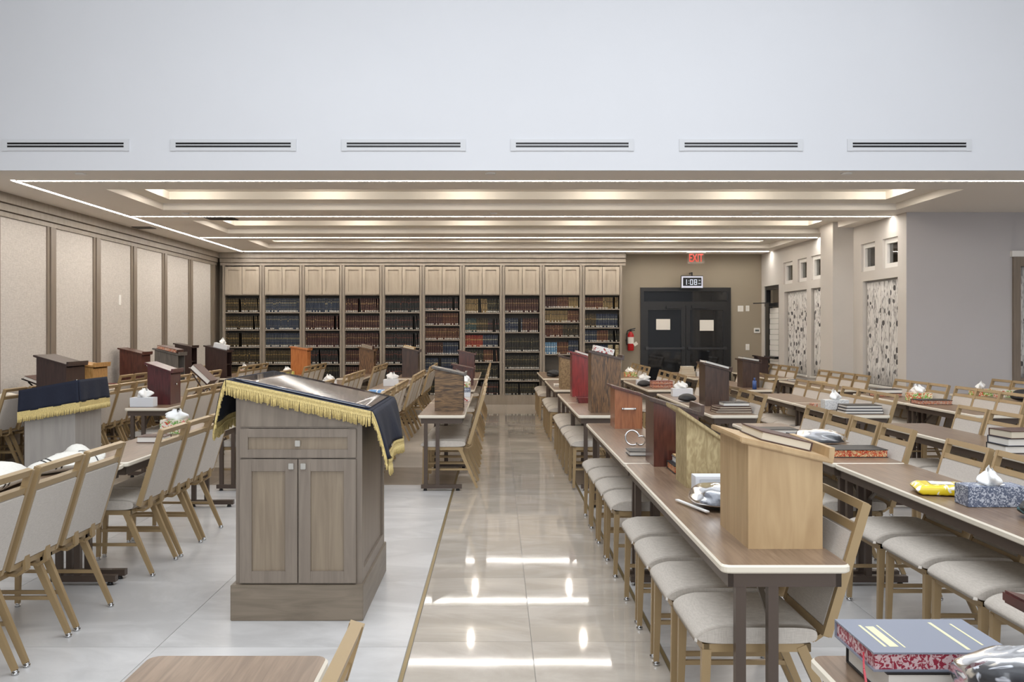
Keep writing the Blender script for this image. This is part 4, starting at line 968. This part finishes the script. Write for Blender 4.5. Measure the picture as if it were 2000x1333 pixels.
bookstand('dark red slanted frame stand at the left edge of the picture', -2.6, 4.0, TH, .34, .3, .7, MAROON, None)

# ------------------------------------------------------------------ cabinet lectern with navy cloth
def shaker(name, x0, x1, z0, z1, y, parent, q=.055, mat=None, pm=None):
    m = MB(); m.box(x0, x0+q, y-.02, y, z0, z1); m.box(x1-q, x1, y-.02, y, z0, z1); m.box(x0+q, x1-q, y-.02, y, z0, z0+q); m.box(x0+q, x1-q, y-.02, y, z1-q, z1)
    o = obj(name, m, mat or M_greyedge, parent, bevel=.0015); obj('inset_panel', MB().box(x0+q, x1-q, y-.008, y, z0+q, z1-q), pm or M_greywood2, o); return o
def knob(x, y, z, parent): obj('knob', MB().box(x-.006, x+.006, y-.02, y, z-.006, z+.006).box(x-.014, x+.014, y-.032, y-.018, z-.016, z+.016), M_steel, parent, bevel=.002)
t = thing('cabinet_lectern', 'tall grey wooden cabinet lectern with two doors under a navy cloth', 'cabinet', (0, 0, 0))
X0, X1, Y0, Y1 = -1.41, -.741, 4.92, 5.88; HT, HB = 1.27, 1.125
def ht(x): return HT+(HB-HT)*(x-X0)/(X1-X0)
obj('body', MB().prism([(X0,.19),(X1,.19),(X1,ht(X1)),(X0,ht(X0))], 'y', Y0, Y1), M_greyedge, t)
obj('plinth', MB().box(X0-.022, X1+.022, Y0-.03, Y1+.03, 0, .192), M_plinth, t, bevel=.003)
obj('upper_panel', MB().prism([(X0+.025,1.04),(X1-.012,1.04),(X1-.012,ht(X1)-.005),(X0+.025,ht(X0)-.01)], 'y', Y0-.006, Y0), M_greywood, t)
dr = shaker('drawer', X0+.025, X1-.018, .875, 1.03, Y0, t, .045); knob((X0+X1)/2+.004, Y0, .953, dr)
xm = (X0+X1)/2+.004
d1 = shaker('door', X0+.025, xm-.003, .2, .867, Y0, t, .065); knob(xm-.035, Y0, .83, d1)
d2 = shaker('door', xm+.003, X1-.018, .2, .867, Y0, t, .065); knob(xm+.03, Y0, .83, d2)
sp = MB(); sp.box(X1, X1+.012, Y0+.0, Y0+.07, .192, 1.08); sp.box(X1, X1+.012, Y1-.07, Y1, .192, 1.08); sp.box(X1, X1+.012, Y0+.07, Y1-.07, .192, .26); sp.box(X1, X1+.012, Y0+.07, Y1-.07, 1.0, 1.08)
obj('side_frame', sp, M_greyedge, t)
obj('slanted_top', MB().prism([(X0-.04,ht(X0-.04)),(X1+.06,ht(X1+.06)),(X1+.06,ht(X1+.06)+.012),(X0-.04,ht(X0-.04)+.012)], 'y', Y0-.03, Y1+.05), M_greyedge, t)
def cloth(name, label, xa, xb, ya, yb, h, dl, dr_, lift, flare=.07):
    """cloth over a slanted top: hangs dl at -x, dr_ at +x; gold fringe round the rim"""
    t = thing(name, label, 'cloth'); n, m = 40, 24
    def top(u, v): x = xa+(xb-xa)*u; return (x, ya+(yb-ya)*v, h(x)+lift)
    def hang(sx, dep):
        x = xa if sx < 0 else xb
        def f(u, v):
            y = ya+(yb-ya)*v; wv = math.sin(v*11+sx)*.018+math.sin(v*23)*.008; o_ = flare*(u**.7)+wv*u
            return (x+sx*(.004+o_), y+(.5-v)*-.03*u, h(x)+lift-dep*u-.02*u*math.sin(v*7+1))
        return f
    mb = MB().grid(top, n, m)
    fl_, fr_ = hang(-1, dl), hang(1, dr_)
    mb.grid(fl_, 10, m); mb.grid(fr_, 10, m)
    o = obj('velvet', mb, M_navy, t); md = o.modifiers.new('thickness', 'SOLIDIFY'); md.thickness = .005
    band = MB(); tass = MB(); rr = random.Random(3)
    def fringe(pf, k, out, down=.035, length=.05):
        for i in range(k):
            p, q = Vector(pf(i/k)), Vector(pf((i+1)/k)); o2 = Vector(out)*.006
            for r0 in range(3): band.quad([p+o2*(1+.4*(r0%2))+Vector((0,0,-down*r0/3)), q+o2*(1+.4*(r0%2))+Vector((0,0,-down*r0/3)), q+o2*(1+.4*((r0+1)%2))+Vector((0,0,-down*(r0+1)/3)), p+o2*(1+.4*((r0+1)%2))+Vector((0,0,-down*(r0+1)/3))], 0, True)
            c = (p+q)/2+o2+Vector((0,0,-down)); tass.tube(c, c+Vector((rr.uniform(-.004,.004), rr.uniform(-.004,.004), -length*rr.uniform(.85,1.1))), .0042, .005, 5)
    for y, oy in ((ya, -1), (yb, 1)):
        fringe(lambda s, y=y: (xa+(xb-xa)*s, y, h(xa+(xb-xa)*s)+lift), int((xb-xa)*110), (0, oy, 0))
    for f, sx in ((fl_, -1), (fr_, 1)):
        fringe(lambda s, f=f: f(1, s), int((yb-ya)*110), (sx, 0, 0))
        for v, oy in ((0, -1), (1, 1)): fringe(lambda s, f=f, v=v: f(s, v), 28, (0, oy, 0), .03, .03)
    obj('gold_band', band, M_fringe, t); tf = obj('gold_fringe', tass, M_fringe, t); tf['kind'] = 'stuff'
    return t
ct = cloth('cloth_cover', 'navy velvet cloth with gold fringe over the cabinet lectern', -1.45, -.675, 4.88, 5.95, ht, .22, .24, .018)
M_cover = plain('glossy_clear_cover', (36,42,58), .05, 0, .9)
def plas(u, v): x = -1.43+.735*u; return (x, 4.93+.97*v, ht(x)+.0245)
o = obj('plastic_sheet', MB().grid(plas, 8, 8), M_cover, ct); md = o.modifiers.new('thickness', 'SOLIDIFY'); md.thickness = .002

# smaller draped stand at the left
t = thing('draped_stand', 'grey wooden reading stand at the left under a navy fringed cloth', 'stand')
A0, A1, B0, B1 = -3.64, -3.25, 7.02, 7.48
def h2(x): return 1.085+.07*(x-A0)/(A1-A0)
obj('body', MB().prism([(A0,0),(A1,0),(A1,h2(A1)),(A0,h2(A0))], 'y', B0, B1), wood('light_grey_wood', (146,140,134), (156,150,143), .5, (4,4,.4), 5), t)
obj('top_board', MB().prism([(A0-.03,h2(A0-.03)),(A1+.03,h2(A1+.03)),(A1+.03,h2(A1+.03)+.015),(A0-.03,h2(A0-.03)+.015)], 'y', B0-.02, B1+.02), M_greyedge, t)
c2 = thing('cloth_cover', 'navy cloth with gold fringe on the stand at the left', 'cloth')
zt = lambda x: h2(x)+.02
v1 = MB()
v1.grid(lambda u, v: (A0-.03+(A1-A0+.064+.02*v)*u, B0-.025-.02*v+.006*math.sin(u*17)*v, zt(A0-.03+(A1-A0+.06)*u)-.17*v), 24, 8)
v1.grid(lambda u, v: (A1+.034+.02*v+.006*math.sin(u*15)*v, B0-.025-.02*v+(B1-B0+.05+.02*v)*u, zt(A1+.03)-.17*v), 24, 8)
v1.grid(lambda u, v: (A0+.08+(A1-A0-.05)*u, B0-.025+(B1-B0+.05)*v, zt(A0+.08+(A1-A0-.05)*u)), 8, 8)
o = obj('velvet', v1, M_navy, c2); md = o.modifiers.new('thickness', 'SOLIDIFY'); md.thickness = .005
bd = MB(); tf = MB(); rr = random.Random(5)
def fr2(pf, k, out):
    for i in range(k):
        p, q = Vector(pf(i/k)), Vector(pf((i+1)/k)); o2 = Vector(out)*.007
        bd.quad([p+o2, q+o2, q+o2+Vector((0,0,-.04)), p+o2+Vector((0,0,-.04))]); c = (p+q)/2+o2+Vector((0,0,-.04)); tf.tube(c, c+Vector((rr.uniform(-.004,.004),0,-.04*rr.uniform(.9,1.1))), .0045, .005, 5)
fr2(lambda s: (A0-.03+(A1-A0+.09)*s, B0-.045, zt(A0-.03+(A1-A0+.06)*s)-.165), 48, (0,-1,0))
fr2(lambda s: (A1+.054, B0-.05+(B1-B0+.075)*s, zt(A1+.03)-.165), 48, (1,0,0))
obj('gold_band', bd, M_fringe, c2); o = obj('gold_fringe', tf, M_fringe, c2); o['kind'] = 'stuff'
print('objects', len(bpy.data.objects))
